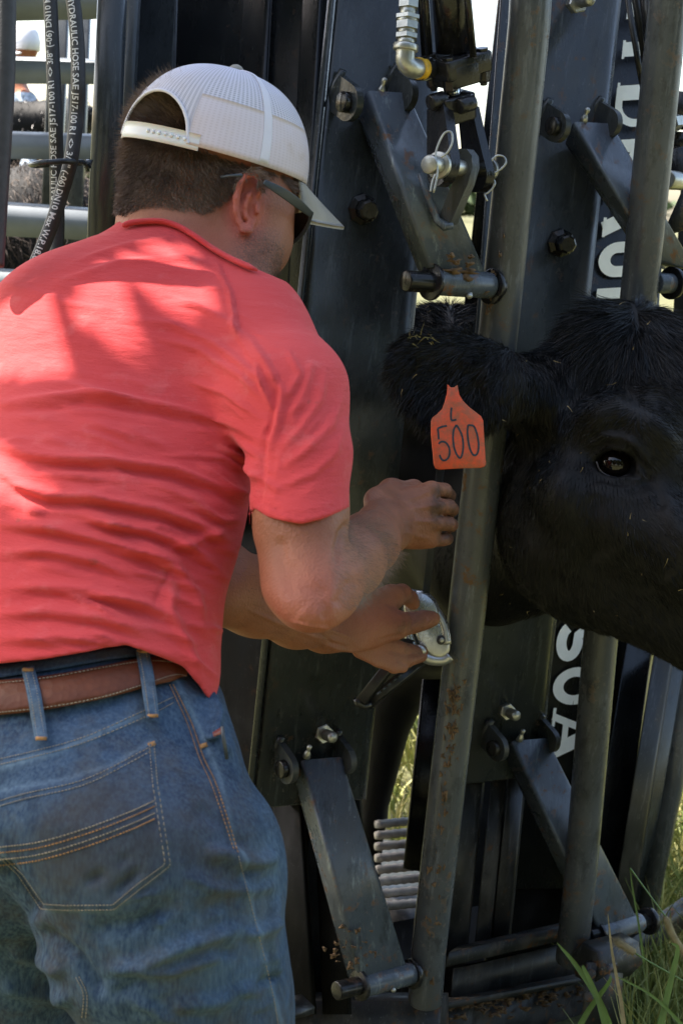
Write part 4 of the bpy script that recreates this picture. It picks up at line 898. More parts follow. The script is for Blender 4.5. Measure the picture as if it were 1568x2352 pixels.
red = np.zeros(len(Vb)); dirt = np.zeros(len(Vb)); stub = np.zeros(len(Vb))
i0 = seg_ == 0; red[i0] = 1.0*blobm(px[i0], py[i0], (565, 465), (50, 90), 4)+.45*blobm(px[i0], py[i0], (420, 570), (150, 60)); stub[i0] = blobm(px[i0], py[i0], (600, 585), (72, 62), 4)+.6*blobm(px[i0], py[i0], (625, 450), (35, 60))
hl0 = [(260, 180), (640, 180), (690, 400), (640, 392), (600, 392), (545, 400), (540, 425), (522, 455), (498, 470), (470, 486), (440, 480), (405, 478), (360, 468), (320, 476), (288, 490), (240, 480)]
i9 = np.where(i0)[0][inpoly(px[i0], py[i0], hl0)]; i9 = i9[Vb[i9, 2] > ED+.008]; dirt[i9] = .6; red[i9] = 0
i1 = seg_ == 1; red[i1] = .45*blobm(px[i1], py[i1], (700, 1380), (110, 100)); dirt[i1] = np.clip(1.2*blobm(px[i1], py[i1], (1032, 1175), (42, 90), 4)+.38*blobm(px[i1], py[i1], (890, 1190), (130, 80))+.10, 0, 1)
i2 = seg_ == 2; dirt[i2] = np.clip(blobm(px[i2], py[i2], (960, 1460), (55, 60), 3)*.6+.13, 0, 1); red[i2] = .35*blobm(px[i2], py[i2], (900, 1450), (90, 80))
setcol(body, np.clip(np.stack([red, dirt, stub], 1), 0, 1))
mb = MB(); c = P(998, 1419, 2.1705)
V, F = qbeam((991, 1411, 2.1745), (1005, 1413, 2.1745), (1003, 1429, 2.1745), (990, 1427, 2.1745), (0, 0, .004), .002); mk('fingernail', V, F, M['nail'], man)
# ---- jeans
j = SDF(.0042, .02)
j.ell((150, 1700, 1.70), (372, 300, 230), 0, k=.05).cap((150, 1560, 1.70), 300, (160, 1640, 1.70), 320, .04, zs=.6)
j.ell((230, 1880, 1.64), (330, 230, 210), 18, k=.05)
j.chain([(340, 1990, 1.66, 282), (378, 2140, 1.67, 258), (440, 2300, 1.69, 214), (500, 2500, 1.74, 190), (500, 3300, 1.95, 150)], .04, zs=.85)
j.ell((-20, 1950, 1.76), (300, 220, 210), 0, k=.03)
j.chain([(20, 2010, 1.80, 215), (40, 2200, 1.86, 178), (60, 2450, 1.93, 158), (20, 3250, 2.1, 130)], .012, zs=.85)
j.ell((560, 1960, 1.66), (82, 130, 60), -12, k=.04).ell((500, 1720, 1.66), (40, 90, 60), -14, k=.03)
def jw(Fd, ax):
    X, Y, Z = np.meshgrid(*ax, indexing='ij', sparse=True); py_ = Y/Z*FP+CY; px_ = X/Z*FP+CX
    top = np.interp(px_.ravel(), (-300, 0, 300, 430, 700), (1545, 1522, 1478, 1545, 1590)).reshape(px_.shape)
    return np.maximum(Fd, (top-py_)/FP*1.7)
j.post = jw
Vj, Qj = j.mesh(2); Nj = normals(Vj, Qj); px, py = toPX(Vj); face = np.clip(-Nj[:, 2]*2.2, 0, 1)
disp = np.zeros(len(Vj)); lite = np.zeros(len(Vj)); dirt = np.zeros(len(Vj))
def wr(pl, w_, h_, asym=0.0, fade=.15):
    global disp, lite
    d, t, sg = polydist(px, py, pl); env = np.minimum(1, np.minimum(t, 1-t)/fade+.05); u = d/w_
    disp += face*env*h_*np.exp(-u*u)*(1+asym*sg*u)
JW = [([(640, 1960), (600, 1985), (540, 1975), (470, 1950)], 18, .006), ([(640, 2030), (580, 2045), (500, 2040), (420, 2010)], 14, .004), ([(560, 2130), (430, 2170), (330, 2215), (240, 2230)], 16, .006), ([(520, 2190), (400, 2230), (300, 2235)], 12, .005),
      ([(640, 2110), (600, 2140), (560, 2150)], 12, .005), ([(600, 2260), (500, 2300), (380, 2310)], 18, .005), ([(470, 1580), (500, 1640), (492, 1690), (530, 1740)], 9, .005), ([(90, 2110), (40, 2040), (0, 1980)], 20, -.012), ([(90, 2130), (180, 2200), (240, 2290)], 14, -.006),
      ([(520, 2390), (400, 2340), (300, 2290)], 14, .004), ([(640, 2060), (620, 2150), (640, 2260)], 10, .004), ([(200, 2140), (320, 2120), (420, 2060)], 22, -.004), ([(20, 2180), (90, 2200), (150, 2240)], 16, .006), ([(0, 2260), (80, 2280), (170, 2300)], 18, .006), ([(450, 1850), (520, 1900), (560, 1960)], 16, -.003), ([(0, 1690), (150, 1650), (300, 1600)], 20, -.002)]
for pl, w_, h_ in JW: wr(pl, w_, h_*1.7)
g_ = np.random.RandomState(2)
for i in range(46):
    x, y = 150+g_.rand()*480, 1900+g_.rand()*450; a = g_.randn()*.35-.25; L = 40+g_.rand()*90; wr([(x, y), (x+L*math.cos(a)*.5, y+L*math.sin(a)*.5+g_.randn()*6), (x+L*math.cos(a), y+L*math.sin(a))], 6+g_.rand()*8, .0028*g_.randn(), fade=.4)
pocket = [(-60, 1838), (20, 1812), (150, 1790), (260, 1756), (352, 1700), (360, 1800), (392, 1990), (320, 2044), (262, 2094), (92, 2090), (40, 2010), (-60, 1870)]
ins = inpoly(px, py, pocket); dp, tp, _ = polydist(px, py, pocket+[pocket[0]]); disp += face*np.where(ins, np.minimum(dp/5, 1), 0)*.003
lite += np.exp(-(dp/5)**2)*.6
for pl, w_ in (([(400, 1560), (460, 1680), (500, 1780), (548, 1960)], 6), ([(548, 1960), (575, 2080), (610, 2230), (645, 2352)], 6), ([(0, 1765), (150, 1720), (330, 1640)], 8)):
    d, t, _ = polydist(px, py, pl); lite += np.exp(-(d/w_)**2)*.9; disp += face*np.exp(-(d/w_)**2)*.0016
d, t, sg = polydist(px, py, [(395, 1565), (440, 1640), (480, 1720), (520, 1840), (556, 1970)]); disp += face*.0022/(1+np.exp(np.clip(sg*d, -60, 60)/3))*(d < 60)
dirt = .9*blobm(px, py, (250, 1930), (150, 130), 3)+.6*blobm(px, py, (470, 1900), (90, 120))
lite += .55*blobm(px, py, (610, 2020), (40, 150))+.3*blobm(px, py, (430, 2150), (150, 90))
Vj = Vj+Nj*disp[:, None]
jo = mk('jeans', C2W(Vj), Qj, M['denim'], man); setcol(jo, np.clip(np.stack([lite*.8, dirt, dirt*0], 1), 0, 1))
zj = ZB(Vj, Nj)
def stitch(pts, mat, r=.0006, off=.0006, n=None, dash=7, name='stitching', straight=False):
    c = np.array(spline([np.array(p, float) for p in pts], 90)) if not straight else np.stack([np.interp(np.linspace(0, len(pts)-1, 90), range(len(pts)), [p[k] for p in pts]) for k in (0, 1)], 1); L = np.linalg.norm(np.diff(c, axis=0), axis=1).sum(); n = n or int(L/dash)
    z = smooth1([float(zj(*q)) for q in c], 5); mb = MB(); u = np.linspace(0, 1, 90)
    for i in range(n):
        a, b = i/n, (i+.68)/n; q = [(np.interp(t, u, c[:, 0]), np.interp(t, u, c[:, 1]), np.interp(t, u, z)-off) for t in (a, (a+b)/2, b)]
        if max(abs(q[0][2]-q[2][2]), 0) > .02: continue
        mb.add(*tube([P(*q[0]), P(q[1][0], q[1][1], q[1][2]-r*.7), P(*q[2])], [r*.6, r, r*.6], 5))
    mb.build(name, M[mat], man)
for off in (0, 12): stitch([(-20, 1845+off), (60, 1822+off), (200, 1788+off), (352-off*.2, 1712+off)], 'thread2')
for o_ in (0, 11): stitch([(354-o_, 1704), (362-o_, 1800), (392-o_*1.1, 1988-o_*.3), (322-o_*.6, 2042-o_), (262-o_*.3, 2090-o_), (150, 2091-o_), (94+o_*.5, 2088-o_), (42+o_, 2010), (0+o_, 1970)], 'thread2', straight=True)
for k_, (y, m_) in enumerate(((0, 'thread2'), (13, 'thread'), (29, 'thread2'), (42, 'thread'))): stitch([(0, 1946+y), (90, 1934+y), (200, 1902+y), (300, 1864+y), (357, 1838+y)], m_, r=.0009)
for o_ in (0, 13): stitch([(-10, 1745+o_), (90, 1722+o_), (200, 1690+o_), (340, 1628+o_*1.2), (400, 1600+o_)], 'thread2')
stitch([(398, 1572), (440, 1660), (468, 1740), (500, 1810), (548, 1962)], 'thread', r=.0009, dash=6); stitch([(390, 1572), (430, 1660), (458, 1740), (490, 1812), (541, 1962)], 'thread', r=.0007, dash=6)
stitch([(548, 1966), (572, 2060), (600, 2170), (628, 2290), (640, 2360)], 'thread2', r=.0006)
for pl in ([(175, 2245), (192, 2285), (188, 2340)], [(182, 2243), (200, 2285), (197, 2340)]): stitch(pl, 'thread2')
for (x, y) in ((349, 1709), (468, 1712)):
    V, F = strip(zj, [(x-8, y+3), (x+8, y-3)], 5, .001, .0006, 6, 3); mk('bar_tack', V, F, M['thread'], man)
V, F = strip(zj, [(472, 1694), (490, 1692), (508, 1686)], 5, .004, .0012, 10, 3); mk('pocket_hem', V, F, M['denim'], man)
V, F = qbeam((488, 1682, 1.605), (508, 1670, 1.62), (512, 1684, 1.62), (490, 1692, 1.605), (3, 0, .01), .002); mk('pocket_card', V, F, painted('red_pocket_item', (.28, .07, .05), .4, 0, 0), man)
V, F = tube([P(510, 1668, 1.60), P(514, 1700, 1.60), P(521, 1742, 1.61)], .0022, 8); mk('pocket_clip', V, F, M['slate'], man)
# waistband, belt, loops
V, F = strip(zj, [(-60, 1552), (100, 1528), (290, 1497), (360, 1500)], 13, .004, .002, 40, 4); mk('waistband', V, F, M['denim'], man)
bl = [(-60, 1606), (0, 1602), (110, 1590), (230, 1568), (330, 1545), (400, 1535), (432, 1538)]
V, F = strip(zj, bl, [39, 40, 38, 36, 30, 14], .007, .0022, 60, 6, bulge=.002); belt = mk('belt', V, F, M['leather'], man)
for s in (-1, 1):
    mb = MB(); c = np.array(spline([np.array((x, y+s*(34 if x < 300 else 27 if x < 380 else 15))) for x, y in bl], 80)); z = smooth1([float(zj(*q)) for q in c], 8)
    for i in range(0, 78, 1): mb.add(*tube([P(c[i, 0], c[i, 1], z[i]-.0112), P(*(lerp(c[i], c[i+1], .65)), z[i]-.0112)], .0006, 5))
    mb.build('stitching', M['thread2'], man)
for pts in ([(64, 1532), (78, 1590), (88, 1650), (96, 1700)], [(326, 1490), (337, 1545), (345, 1600), (352, 1648)]):
    V, F = strip(zj, pts, [15, 16, 16, 15], .012, .0016, 24, 5, bulge=.001, sm=12); lo_ = mk('belt_loop', V, F, M['denim'], man)
    setcol(lo_, np.tile([.35, 0, 0], (len(V), 1)))
    for s in (-8, 8):
        mb = MB(); c = np.array(spline([np.array(p, float)+(s, 0) for p in pts], 30)); z = smooth1([float(zj(*q)) for q in c], 12)
        for i in range(28): mb.add(*tube([P(c[i, 0], c[i, 1], z[i]-.0145), P(*lerp(c[i], c[i+1], .6), z[i]-.0145)], .0006, 5))
        mb.build('stitching', M['thread2'], man)
    for y in (pts[0][1]+6, pts[-1][1]-4):
        x = pts[0][0]+(pts[-1][0]-pts[0][0])*(y-pts[0][1])/(pts[-1][1]-pts[0][1]); z = float(zj(x, y)); V, F = box(P(x, y, z-.015), rt*.006, up*.0018, fw*.001); mk('bar_tack', V, F, M['thread'], man)
# ---- shirt
s = SDF(.0031, .015)
s.chain([(300, 930, 1.72, 310), (235, 1150, 1.69, 315), (165, 1480, 1.68, 322), (150, 1640, 1.70, 318)], .03, zs=.66)
s.ell((330, 760, 1.73), (350, 195, 195), 8, k=.05)
s.cap((375, 680, 1.74), 142, (394, 520, 1.78), 117, .035).cap((394, 520, 1.78), 117, (420, 470, 1.79), 117, .01)
s.cap((430, 612, 1.76), 86, (590, 705, 1.72), 74, .04)
s.chain([(60, 850, 1.80, 190), (330, 720, 1.74, 160), (560, 790, 1.68, 135), (655, 905, 1.625, 140)], .04, zs=.8)
s.cap((655, 905, 1.625), 142, (690, 1040, 1.61), 116, .016).cap((690, 1040, 1.61), 114, (688, 1180, 1.605), 113, .012).cap((688, 1180, 1.605), 113, (688, 1240, 1.605), 115, .004)
s.ell((420, 1560, 1.665), (64, 70, 70), 0, k=.03)
s.cap((688, 1268, 1.605), 103, (690, 1300, 1.605), 107, .002, neg=True)
def sw(Fd, ax):
    X, Y, Z = np.meshgrid(*ax, indexing='ij', sparse=True); py_ = Y/Z*FP+CY; px_ = X/Z*FP+CX
    hem = np.interp(px_.ravel(), (-400, 0, 100, 200, 290, 330, 420, 455, 482, 500, 560, 580, 620, 690, 740, 798), (1540, 1524, 1514, 1497, 1480, 1493, 1530, 1570, 1612, 1600, 1300, 1166, 1190, 1204, 1192, 1168)).reshape(px_.shape)
    Fd = np.maximum(Fd, (py_-hem)/FP*1.65)
    nk = np.interp(px_.ravel(), (0, 200, 285, 340, 390, 430, 480, 530, 590, 660), (400, 470, 514, 507, 511, 528, 562, 592, 618, 648)).reshape(px_.shape)
    return np.maximum(Fd, (nk-py_)/FP*1.7)
s.post = sw
Vs, Qs = s.mesh(2); Ns = normals(Vs, Qs); px, py = toPX(Vs); face = np.clip(-Ns[:, 2]*2.5+.1, 0, 1); disp = np.zeros(len(Vs))
SWR = [([(-20, 925), (80, 915), (190, 905), (290, 915), (420, 940), (520, 965), (600, 1010)], 10, .0075), ([(-20, 1010), (60, 1040), (130, 1050), (260, 1055), (400, 1075), (500, 1115), (590, 1160)], 10, .0085),
 ([(-20, 1060), (40, 1110), (110, 1135), (220, 1140), (360, 1165), (450, 1200), (540, 1260)], 11, .009), ([(180, 1175), (250, 1200), (340, 1215), (430, 1250), (500, 1290)], 9, .007), ([(-20, 1200), (120, 1210), (230, 1235), (330, 1265), (420, 1310)], 12, .007),
 ([(-20, 1270), (100, 1262), (220, 1285), (320, 1330)], 12, .006), ([(-20, 1350), (90, 1345), (200, 1352), (330, 1385), (430, 1440)], 13, .006), ([(-20, 1410), (110, 1400), (240, 1420), (360, 1465)], 13, .005), ([(-20, 1465), (100, 1462), (220, 1455), (330, 1478)], 12, .004),
 ([(390, 690), (450, 700), (530, 740), (565, 780)], 8, .0045), ([(300, 730), (400, 745), (500, 790), (600, 870), (640, 960)], 9, .006), ([(350, 770), (460, 800), (560, 865), (620, 930)], 9, .006), ([(420, 870), (520, 900), (600, 960)], 8, .0045), ([(450, 960), (540, 1000), (610, 1060)], 8, .005),
 ([(490, 590), (530, 670), (545, 760), (590, 830), (635, 960)], 7, .005), ([(560, 760), (610, 830), (650, 900), (640, 980), (615, 1050)], 9, .007), ([(320, 1240), (400, 1290), (450, 1370), (470, 1450)], 14, .008), ([(380, 1260), (440, 1240), (520, 1210)], 10, .007), ([(400, 1330), (390, 1400), (430, 1480), (470, 1570)], 13, .007),
 ([(720, 830), (700, 900), (660, 980)], 9, .004), ([(750, 850), (735, 920), (690, 990), (640, 1040)], 9, .0045), ([(790, 900), (760, 980), (700, 1040), (640, 1080)], 9, .004), ([(795, 970), (770, 1040), (720, 1090), (620, 1130)], 9, .0035), ([(660, 800), (690, 860), (650, 930)], 8, .004),
 ([(500, 1020), (560, 1060), (600, 1100)], 7, .005), ([(450, 1060), (530, 1120), (590, 1145)], 8, .006), ([(420, 1130), (500, 1190), (560, 1195)], 8, .006), ([(170, 600), (300, 560), (400, 545)], 7, .003), ([(120, 650), (280, 600), (420, 590), (500, 610)], 8, .003)]
for pl, w_, h_ in SWR: wr(pl, w_, h_*1.1, .45, .25)
for pl, w_, h_ in SWR[:9]: wr([(x, y+24) for x, y in pl], w_*1.1, -h_*.85, 0, .25)
g_ = np.random.RandomState(8)
for i in range(150):
    x, y = g_.rand()*560-20, 640+g_.rand()*840; L = 50+g_.rand()*160; a = .10+.35*(x/500)+g_.randn()*.10; amp = .0034 if y > 880 else .0014
    wr([(x, y), (x+L*.5*math.cos(a), y+L*.5*math.sin(a)-5), (x+L*math.cos(a), y+L*math.sin(a))], 5+g_.rand()*5, amp*(.5+g_.rand()), 0, .4)
for i in range(30):
    x, y = 625+g_.rand()*150, 830+g_.rand()*270; L = 30+g_.rand()*60; a = 2.2+g_.randn()*.25
    wr([(x, y), (x+L*.5*math.cos(a), y+L*.5*math.sin(a)), (x+L*math.cos(a), y+L*math.sin(a))], 5+g_.rand()*4, .0016*(g_.rand()+.3), 0, .4)
for pl, w_, h_ in (([(610, 1010), (604, 1060), (606, 1110), (590, 1170)], 9, -.004), ([(640, 860), (632, 940), (610, 1010)], 7, -.004), ([(503, 600), (538, 680), (553, 770), (600, 850), (628, 930)], 4, -.0028), ([(590, 1148), (640, 1172), (690, 1184), (745, 1172), (796, 1148)], 3, -.0016), ([(395, 1300), (370, 1350), (350, 1400)], 5, -.002)): wr(pl, w_, h_, 0, .1)
for i in range(26):
    x = 590+i*8; yb = 1200-40*((x-690)/108)**2; wr([(x, yb-22), (x+g_.randn()*2, yb+4)], 2.6, .0016*g_.rand(), 0, .2)
Vs = Vs+Ns*disp[:, None]
mk('shirt', C2W(Vs), Qs, M['shirt'], man); zs_ = ZB(Vs, Ns)
# rib collar round the neck
zb_ = zs_
rc = [(282, 520), (300, 512), (340, 508), (375, 509), (410, 520), (445, 540), (485, 568), (530, 594), (590, 620)]
pts = [P(x, y, z) for (x, y), z in zip(spline([np.array(p, float) for p in rc], 28), smooth1([min(float(zs_(x+2, y+14)), 1.80)+.002 for x, y in spline([np.array(p, float) for p in rc], 28)], 4))]
V, F = tube(pts, [.003]+[.0065]*26+[.003], 10, flat=.55); mk('collar_rib', V, F, M['shirt'], man)
# ---- cap
capc = np.array([(503-CX)/FP*HD, (336-CY)/FP*HD, HD])
cz = nrm(np.array([.235, -.95, -.12]))                # crown axis (camera frame: x right, y down)
cf = nrm(np.array([.72, .24, .64])); cf = nrm(cf-cz*np.dot(cf, cz)); cs = np.cross(cf, cz)    # front, side
RX, RY, RZ = .1240, .1030, .1175
UA = math.pi-.20                         # half length, half width, height above the rim
def cap_pt(u, v, grow=0.0):
    """u round the head (0 = front, pi = back), v 0 rim .. 1 button"""
    lift = 0.0; du = abs((u-UA+math.pi) % (2*math.pi)-math.pi)
    arch = 0.44*max(0, 1-(du/.57)**2)**.5
    rim = .04+(.14 if False else 0)
    ph = (rim+arch*.72)*(1-v)+v*1.0
    a = ph*math.pi/2; e = math.cos(a)**.80; hgt = math.sin(a)
    return capc+(cf*math.cos(u)*(RX+grow)+cs*math.sin(u)*(RY+grow))*e+cz*(hgt*(RZ+grow)-.022)
def cap_sheet(u0, u1, nu, v0, v1, nv, g0, g1=None):
    g1 = g0-.0014 if g1 is None else g1; V = []; UV = []
    for gq in (g0, g1):
        for i in range(nu):
            for k_ in range(nv): u = u0+(u1-u0)*i/(nu-1); v = v0+(v1-v0)*k_/(nv-1); V.append(cap_pt(u, v, gq)); UV.append((u/(2*math.pi), v))
    F = []; K_ = nu*nv
    for i in range(nu-1):
        for k_ in range(nv-1): a = i*nv+k_; F += [(a, a+nv, a+nv+1, a+1), (K_+a, K_+a+1, K_+a+nv+1, K_+a+nv)]
    for i in range(nu-1):
        for k_ in (0, nv-1): a = i*nv+k_; F.append((a, K_+a, K_+a+nv, a+nv))
    for k_ in range(nv-1):
        for i in (0, nu-1): a = i*nv+k_; F.append((a, a+1, K_+a+1, K_+a))
    return C2W(np.array(V)), F, UV
def addcap(name, args, mat, parent, **k):
    V, F, UV = cap_sheet(*args); o = mk(name, V, F, M[mat], parent, **k); l = o.data.uv_layers.new(name='UVMap')
    vi = np.zeros(len(o.data.loops), np.int32); o.data.loops.foreach_get('vertex_index', vi); l.data.foreach_set('uv', np.array(UV, np.float32)[vi].ravel()); return o
FR = .55                                                # the felt front panel spans this many radians either side
cap_ = addcap('cap', (FR, 2*math.pi-FR, 150, 0, 1, 44, 0), 'mesh', man, label='white mesh trucker cap with a grey front and bill')
addcap('front_panel', (-FR-.02, FR+.02, 44, -.0, .98, 26, .0006), 'felt2', cap_)
addcap('cap_band', (FR-.01, UA-.57, 90, -.02, .36, 10, .0012), 'capband', cap_); addcap('cap_band', (UA+.57, 2*math.pi-FR, 60, -.02, .36, 10, .0012), 'capband', cap_)
for u in (FR+.03, 2*math.pi-FR-.03): addcap('seam_tape', (u-.035, u+.035, 8, -.02, .95, 30, .0014), 'capwhite', cap_)
for u in (1.55, 2*math.pi-1.55): addcap('seam_tape', (u-.055, u+.055, 8, 0 if u != 1.55 else .0, .97, 30, .0017), 'capwhite', cap_)
# binding round the arch
ua = np.linspace(UA-.60, UA+.60, 60); V, F = tube([C2W(cap_pt(u, -.01, .0006)) for u in ua], .0022, 8); mk('arch_binding', V, F, M['capwhite'], cap_)
c = C2W(capc+cz*(RZ-.022)); ax_ = nrm(cz@B3); V, F = tube([c-ax_*.002, c+ax_*.003, c+ax_*.006, c+ax_*.0075], [.009, .009, .006, .002], 20); mk('cap_button', V, F, M['grey_felt'], cap_)
# snap strap
def strap_pt(u, w_): return capc+(cf*math.cos(u)*(RX+.001)+cs*math.sin(u)*(RY+.001))*1.0+cz*(-.020+w_)
V = []; us = np.linspace(UA-.70, UA+.70, 40)
for gq in (0, -.0018):
    for u in us:
        for w_ in (-.003, .003, .009, .0165): 
            q = strap_pt(u, w_); r_ = nrm(q-capc-cz*np.dot(q-capc, cz)); V.append(C2W(q+r_*gq))
F = []; nv = 4; K_ = 160
for i in range(39):
    for k_ in range(3): a = i*nv+k_; F += [(a, a+nv, a+nv+1, a+1), (K_+a, K_+a+1, K_+a+nv+1, K_+a+nv)]
    for k_ in (0, 3): a = i*nv+k_; F.append((a, K_+a, K_+a+nv, a+nv))
strp = mk('snap_strap', V, F, M['bone'], cap_)
for i in range(7):
    u = UA-.10-i*.075; q = strap_pt(u, .0075); r_ = nrm(q-capc-cz*np.dot(q-capc, cz)); V, F = tube([C2W(q), C2W(q+r_*.0016), C2W(q+r_*.0024)], [.0024, .0022, .0012], 10); mk('snap_peg', V, F, M['bone'], strp)
# bill
V = []; nu, nv = 31, 12; sec = np.linspace(-1.0, 1.0, nu)
for th in (0, 1):
    for i, q in enumerate(sec):
        u = q*.92; root = capc+(cf*math.cos(u)*RX+cs*math.sin(u)*RY)*1.0+cz*(-.018)
        for k_ in range(nv):
            t = k_/(nv-1); L = .090*math.sqrt(max(0, 1-(abs(q)**2.6)*.93)); p = root+cf*L*t*.92-cz*(.033*t+.012*(q*q)*t)-cz*(.004*th)
            V.append(p-cs*0)
F = []; K_ = nu*nv
for i in range(nu-1):
    for k_ in range(nv-1): a = i*nv+k_; F += [(a, a+nv, a+nv+1, a+1), (K_+a, K_+a+1, K_+a+nv+1, K_+a+nv)]
for i in range(nu-1):
    for k_ in (0, nv-1): a = i*nv+k_; F.append((a, K_+a, K_+a+nv, a+nv))
for k_ in range(nv-1):
    for i in (0, nu-1): a = i*nv+k_; F.append((a, a+1, K_+a+1, K_+a))
mk('bill', C2W(np.array(V)), F, M['grey_felt'], cap_)
# ---- sunglasses
sg_ = mk('sunglasses', *[x for x in tube([P(508, 407, 1.705), P(530, 404, 1.70), P(556, 403, 1.697)], [.0026, .0036, .0036], 10, flat=.6)], M['frame'], man, label='matt grey wraparound sunglasses')
def arm_strip(pts, hw, th, name, mat):
    c = spline([np.array(p, float) for p in pts], 24); hw = np.interp(np.linspace(0, 1, 24), np.linspace(0, 1, len(hw)), hw); rings = []
    for i, p in enumerate(c):
        t = np.array(c[min(i+1, 23)])-np.array(c[max(i-1, 0)]); nn = nrm(np.array([-t[1], t[0]])); a = P(p[0]+nn[0]*hw[i], p[1]+nn[1]*hw[i], p[2]); b = P(p[0]-nn[0]*hw[i], p[1]-nn[1]*hw[i], p[2]); f = fw*th
        rings.append(rrect([a-f, b-f, b+f, a+f], .0012, 2))
    V, F = loft(rings); mk(name, V, F, M[mat], sg_)
arm_strip([(606, 418, 1.706), (630, 431, 1.712), (655, 446, 1.725), (685, 468, 1.75), (716, 494, 1.785)], [6, 9, 11, 11, 7], .0018, 'temple_arm', 'frame')
arm_strip([(716, 490, 1.785), (706, 518, 1.80), (692, 540, 1.815), (672, 558, 1.83), (650, 570, 1.84)], [4, 4, 4.5, 4, 3], .0016, 'lens_rim', 'frame')
rings = []
V = [P(*q) for q in ((716, 493, 1.787), (708, 518, 1.802), (692, 541, 1.817), (672, 559, 1.832), (650, 571, 1.842), (640, 545, 1.85), (648, 512, 1.84), (670, 492, 1.81), (700, 486, 1.79))]
V2 = [v+fw*.003 for v in V]; mk('lens', V+V2, [tuple(range(9)), tuple(range(9, 18))[::-1]]+[(i, (i+1) % 9, 9+(i+1) % 9, 9+i) for i in range(9)], M['lens'], sg_, smooth=False)
# ---- hair and arm fuzz
Nh = normals(Vh, Qh); pxh, pyh = toPX(Vh)
hairline = [(300, 200), (438, 200), (436, 330), (520, 366), (600, 390), (660, 408), (690, 420), (672, 440), (640, 400), (608, 400), (604, 425), (598, 440), (590, 396), (562, 398), (545, 420), (525, 455), (500, 470), (470, 490), (440, 482), (405, 480), (360, 470), (320, 478), (288, 492), (240, 480), (240, 300)]
ok = inpoly(pxh, pyh, hairline) & (Nh[:, 2] < .55); ids = np.where(ok)[0]; g_ = np.random.RandomState(11); np.random.seed(11)
ids = g_.choice(ids, 52000); W = C2W(Vh[ids]+Nh[ids]*-.001)+g_.randn(len(ids), 3)*.0012; Nw = Nh[ids] @ B3
x_, y_ = pxh[ids], pyh[ids]; flow = np.stack([np.where(y_ > 300, .25, -.5)+(x_-420)/600, np.where(y_ > 300, 1.0, -.2), np.zeros(len(ids))], 1) @ B3
ln = np.interp(y_, (250, 330, 430, 500), (.022, .014, .009, .005))
V, F = hairmesh(W, Nw*.75+flow*.8+g_.randn(len(ids), 3)*.22, ln*(.6+.6*g_.rand(len(ids))), .0009, 2, .2)
mk('hair', V, F, M['hair'], man)
def fuzz(Vv, Qq, pl, n, L, flow, mat, seed, name='arm_hair', w_=.00022):
    N = normals(Vv, Qq); a, b = toPX(Vv); ok = inpoly(a, b, pl) & (N[:, 2] < .35); ids = np.where(ok)[0]; g_ = np.random.RandomState(seed); ids = g_.choice(ids, n); np.random.seed(seed)
    V, F = hairmesh(C2W(Vv[ids])+g_.randn(n, 3)*.001, N[ids] @ B3*.5+np.array(flow)@B3+g_.randn(n, 3)*.25, L*(.4+g_.rand(n)), w_, 2, .4); mk(name, V, F, mat, man)
M['fuzz'] = plain('fair_arm_hair', (.14, .08, .045), .6, 0, .3, 60)
fuzz(Vr, Qr, [(770, 1200), (860, 1170), (930, 1280), (860, 1380), (790, 1400), (750, 1300)], 5200, .012, (.5, .5, 0), M['fuzz'], 1)
fuzz(Vl, Ql, [(500, 1240), (700, 1380), (800, 1430), (760, 1500), (520, 1420)], 700, .009, (.7, .4, 0), M['fuzz'], 2)
fuzz(Vh, Qh, [(560, 560), (610, 540), (650, 570), (640, 640), (560, 620)], 3500, .0022, (.3, .6, 0), M['hair'], 3, 'stubble', .0003)
# right boot and left boot below the picture
for (x, y, d) in ((520, 3440, 2.0), (10, 3330, 2.15)):
    p = P(x, y, d); p[2] = 0.0; V, F = loft([np.array([p+(0, 0, z_)+np.array((a*math.cos(t)+ox, b_2*math.sin(t), 0)) for t in np.linspace(0, 2*math.pi, 20, endpoint=False)]) for z_, a, b_2, ox in ((0, .14, .05, .05), (.03, .145, .052, .05), (.07, .12, .048, .03), (.11, .07, .05, 0), (.25, .065, .058, 0))]); mk('boot', V, F, M['leather'], man)
# ---------------------------------------------------------------- the bend of the man's back: everything he wears leans away from the hips up
def lean(px, py):
    w_ = 1-np.clip((px-760)/190, 0, 1)**1.0; w_ = w_*w_*(3-2*w_)
    return w_*np.interp(py, (300, 520, 1600, 1900, 2500, 3400), (.10, .085, -.17, -.20, -.20, -.10))
def lean_mesh(o):
    me = o.data; n = len(me.vertices); a = np.zeros(n*3, np.float32); me.vertices.foreach_get('co', a); b0 = BASE['person']
    for k in BASE:
        if k == man.name: b0 = BASE[k]
    c = W2C(a.reshape(-1, 3).astype(float)+b0); x, y = toPX(c); y2 = np.where(c[:, 2] < 1.86, y, y); c = c*(1+(lean(x, y2)/c[:, 2])[:, None])
    me.vertices.foreach_set('co', (C2W(c)-b0).astype(np.float32).ravel()); me.update()
def desc(o):
    for c in o.children: yield c; yield from desc(c)
bpy.context.view_layer.update()
for o in list(desc(man)):
    if o.type == 'MESH': lean_mesh(o)
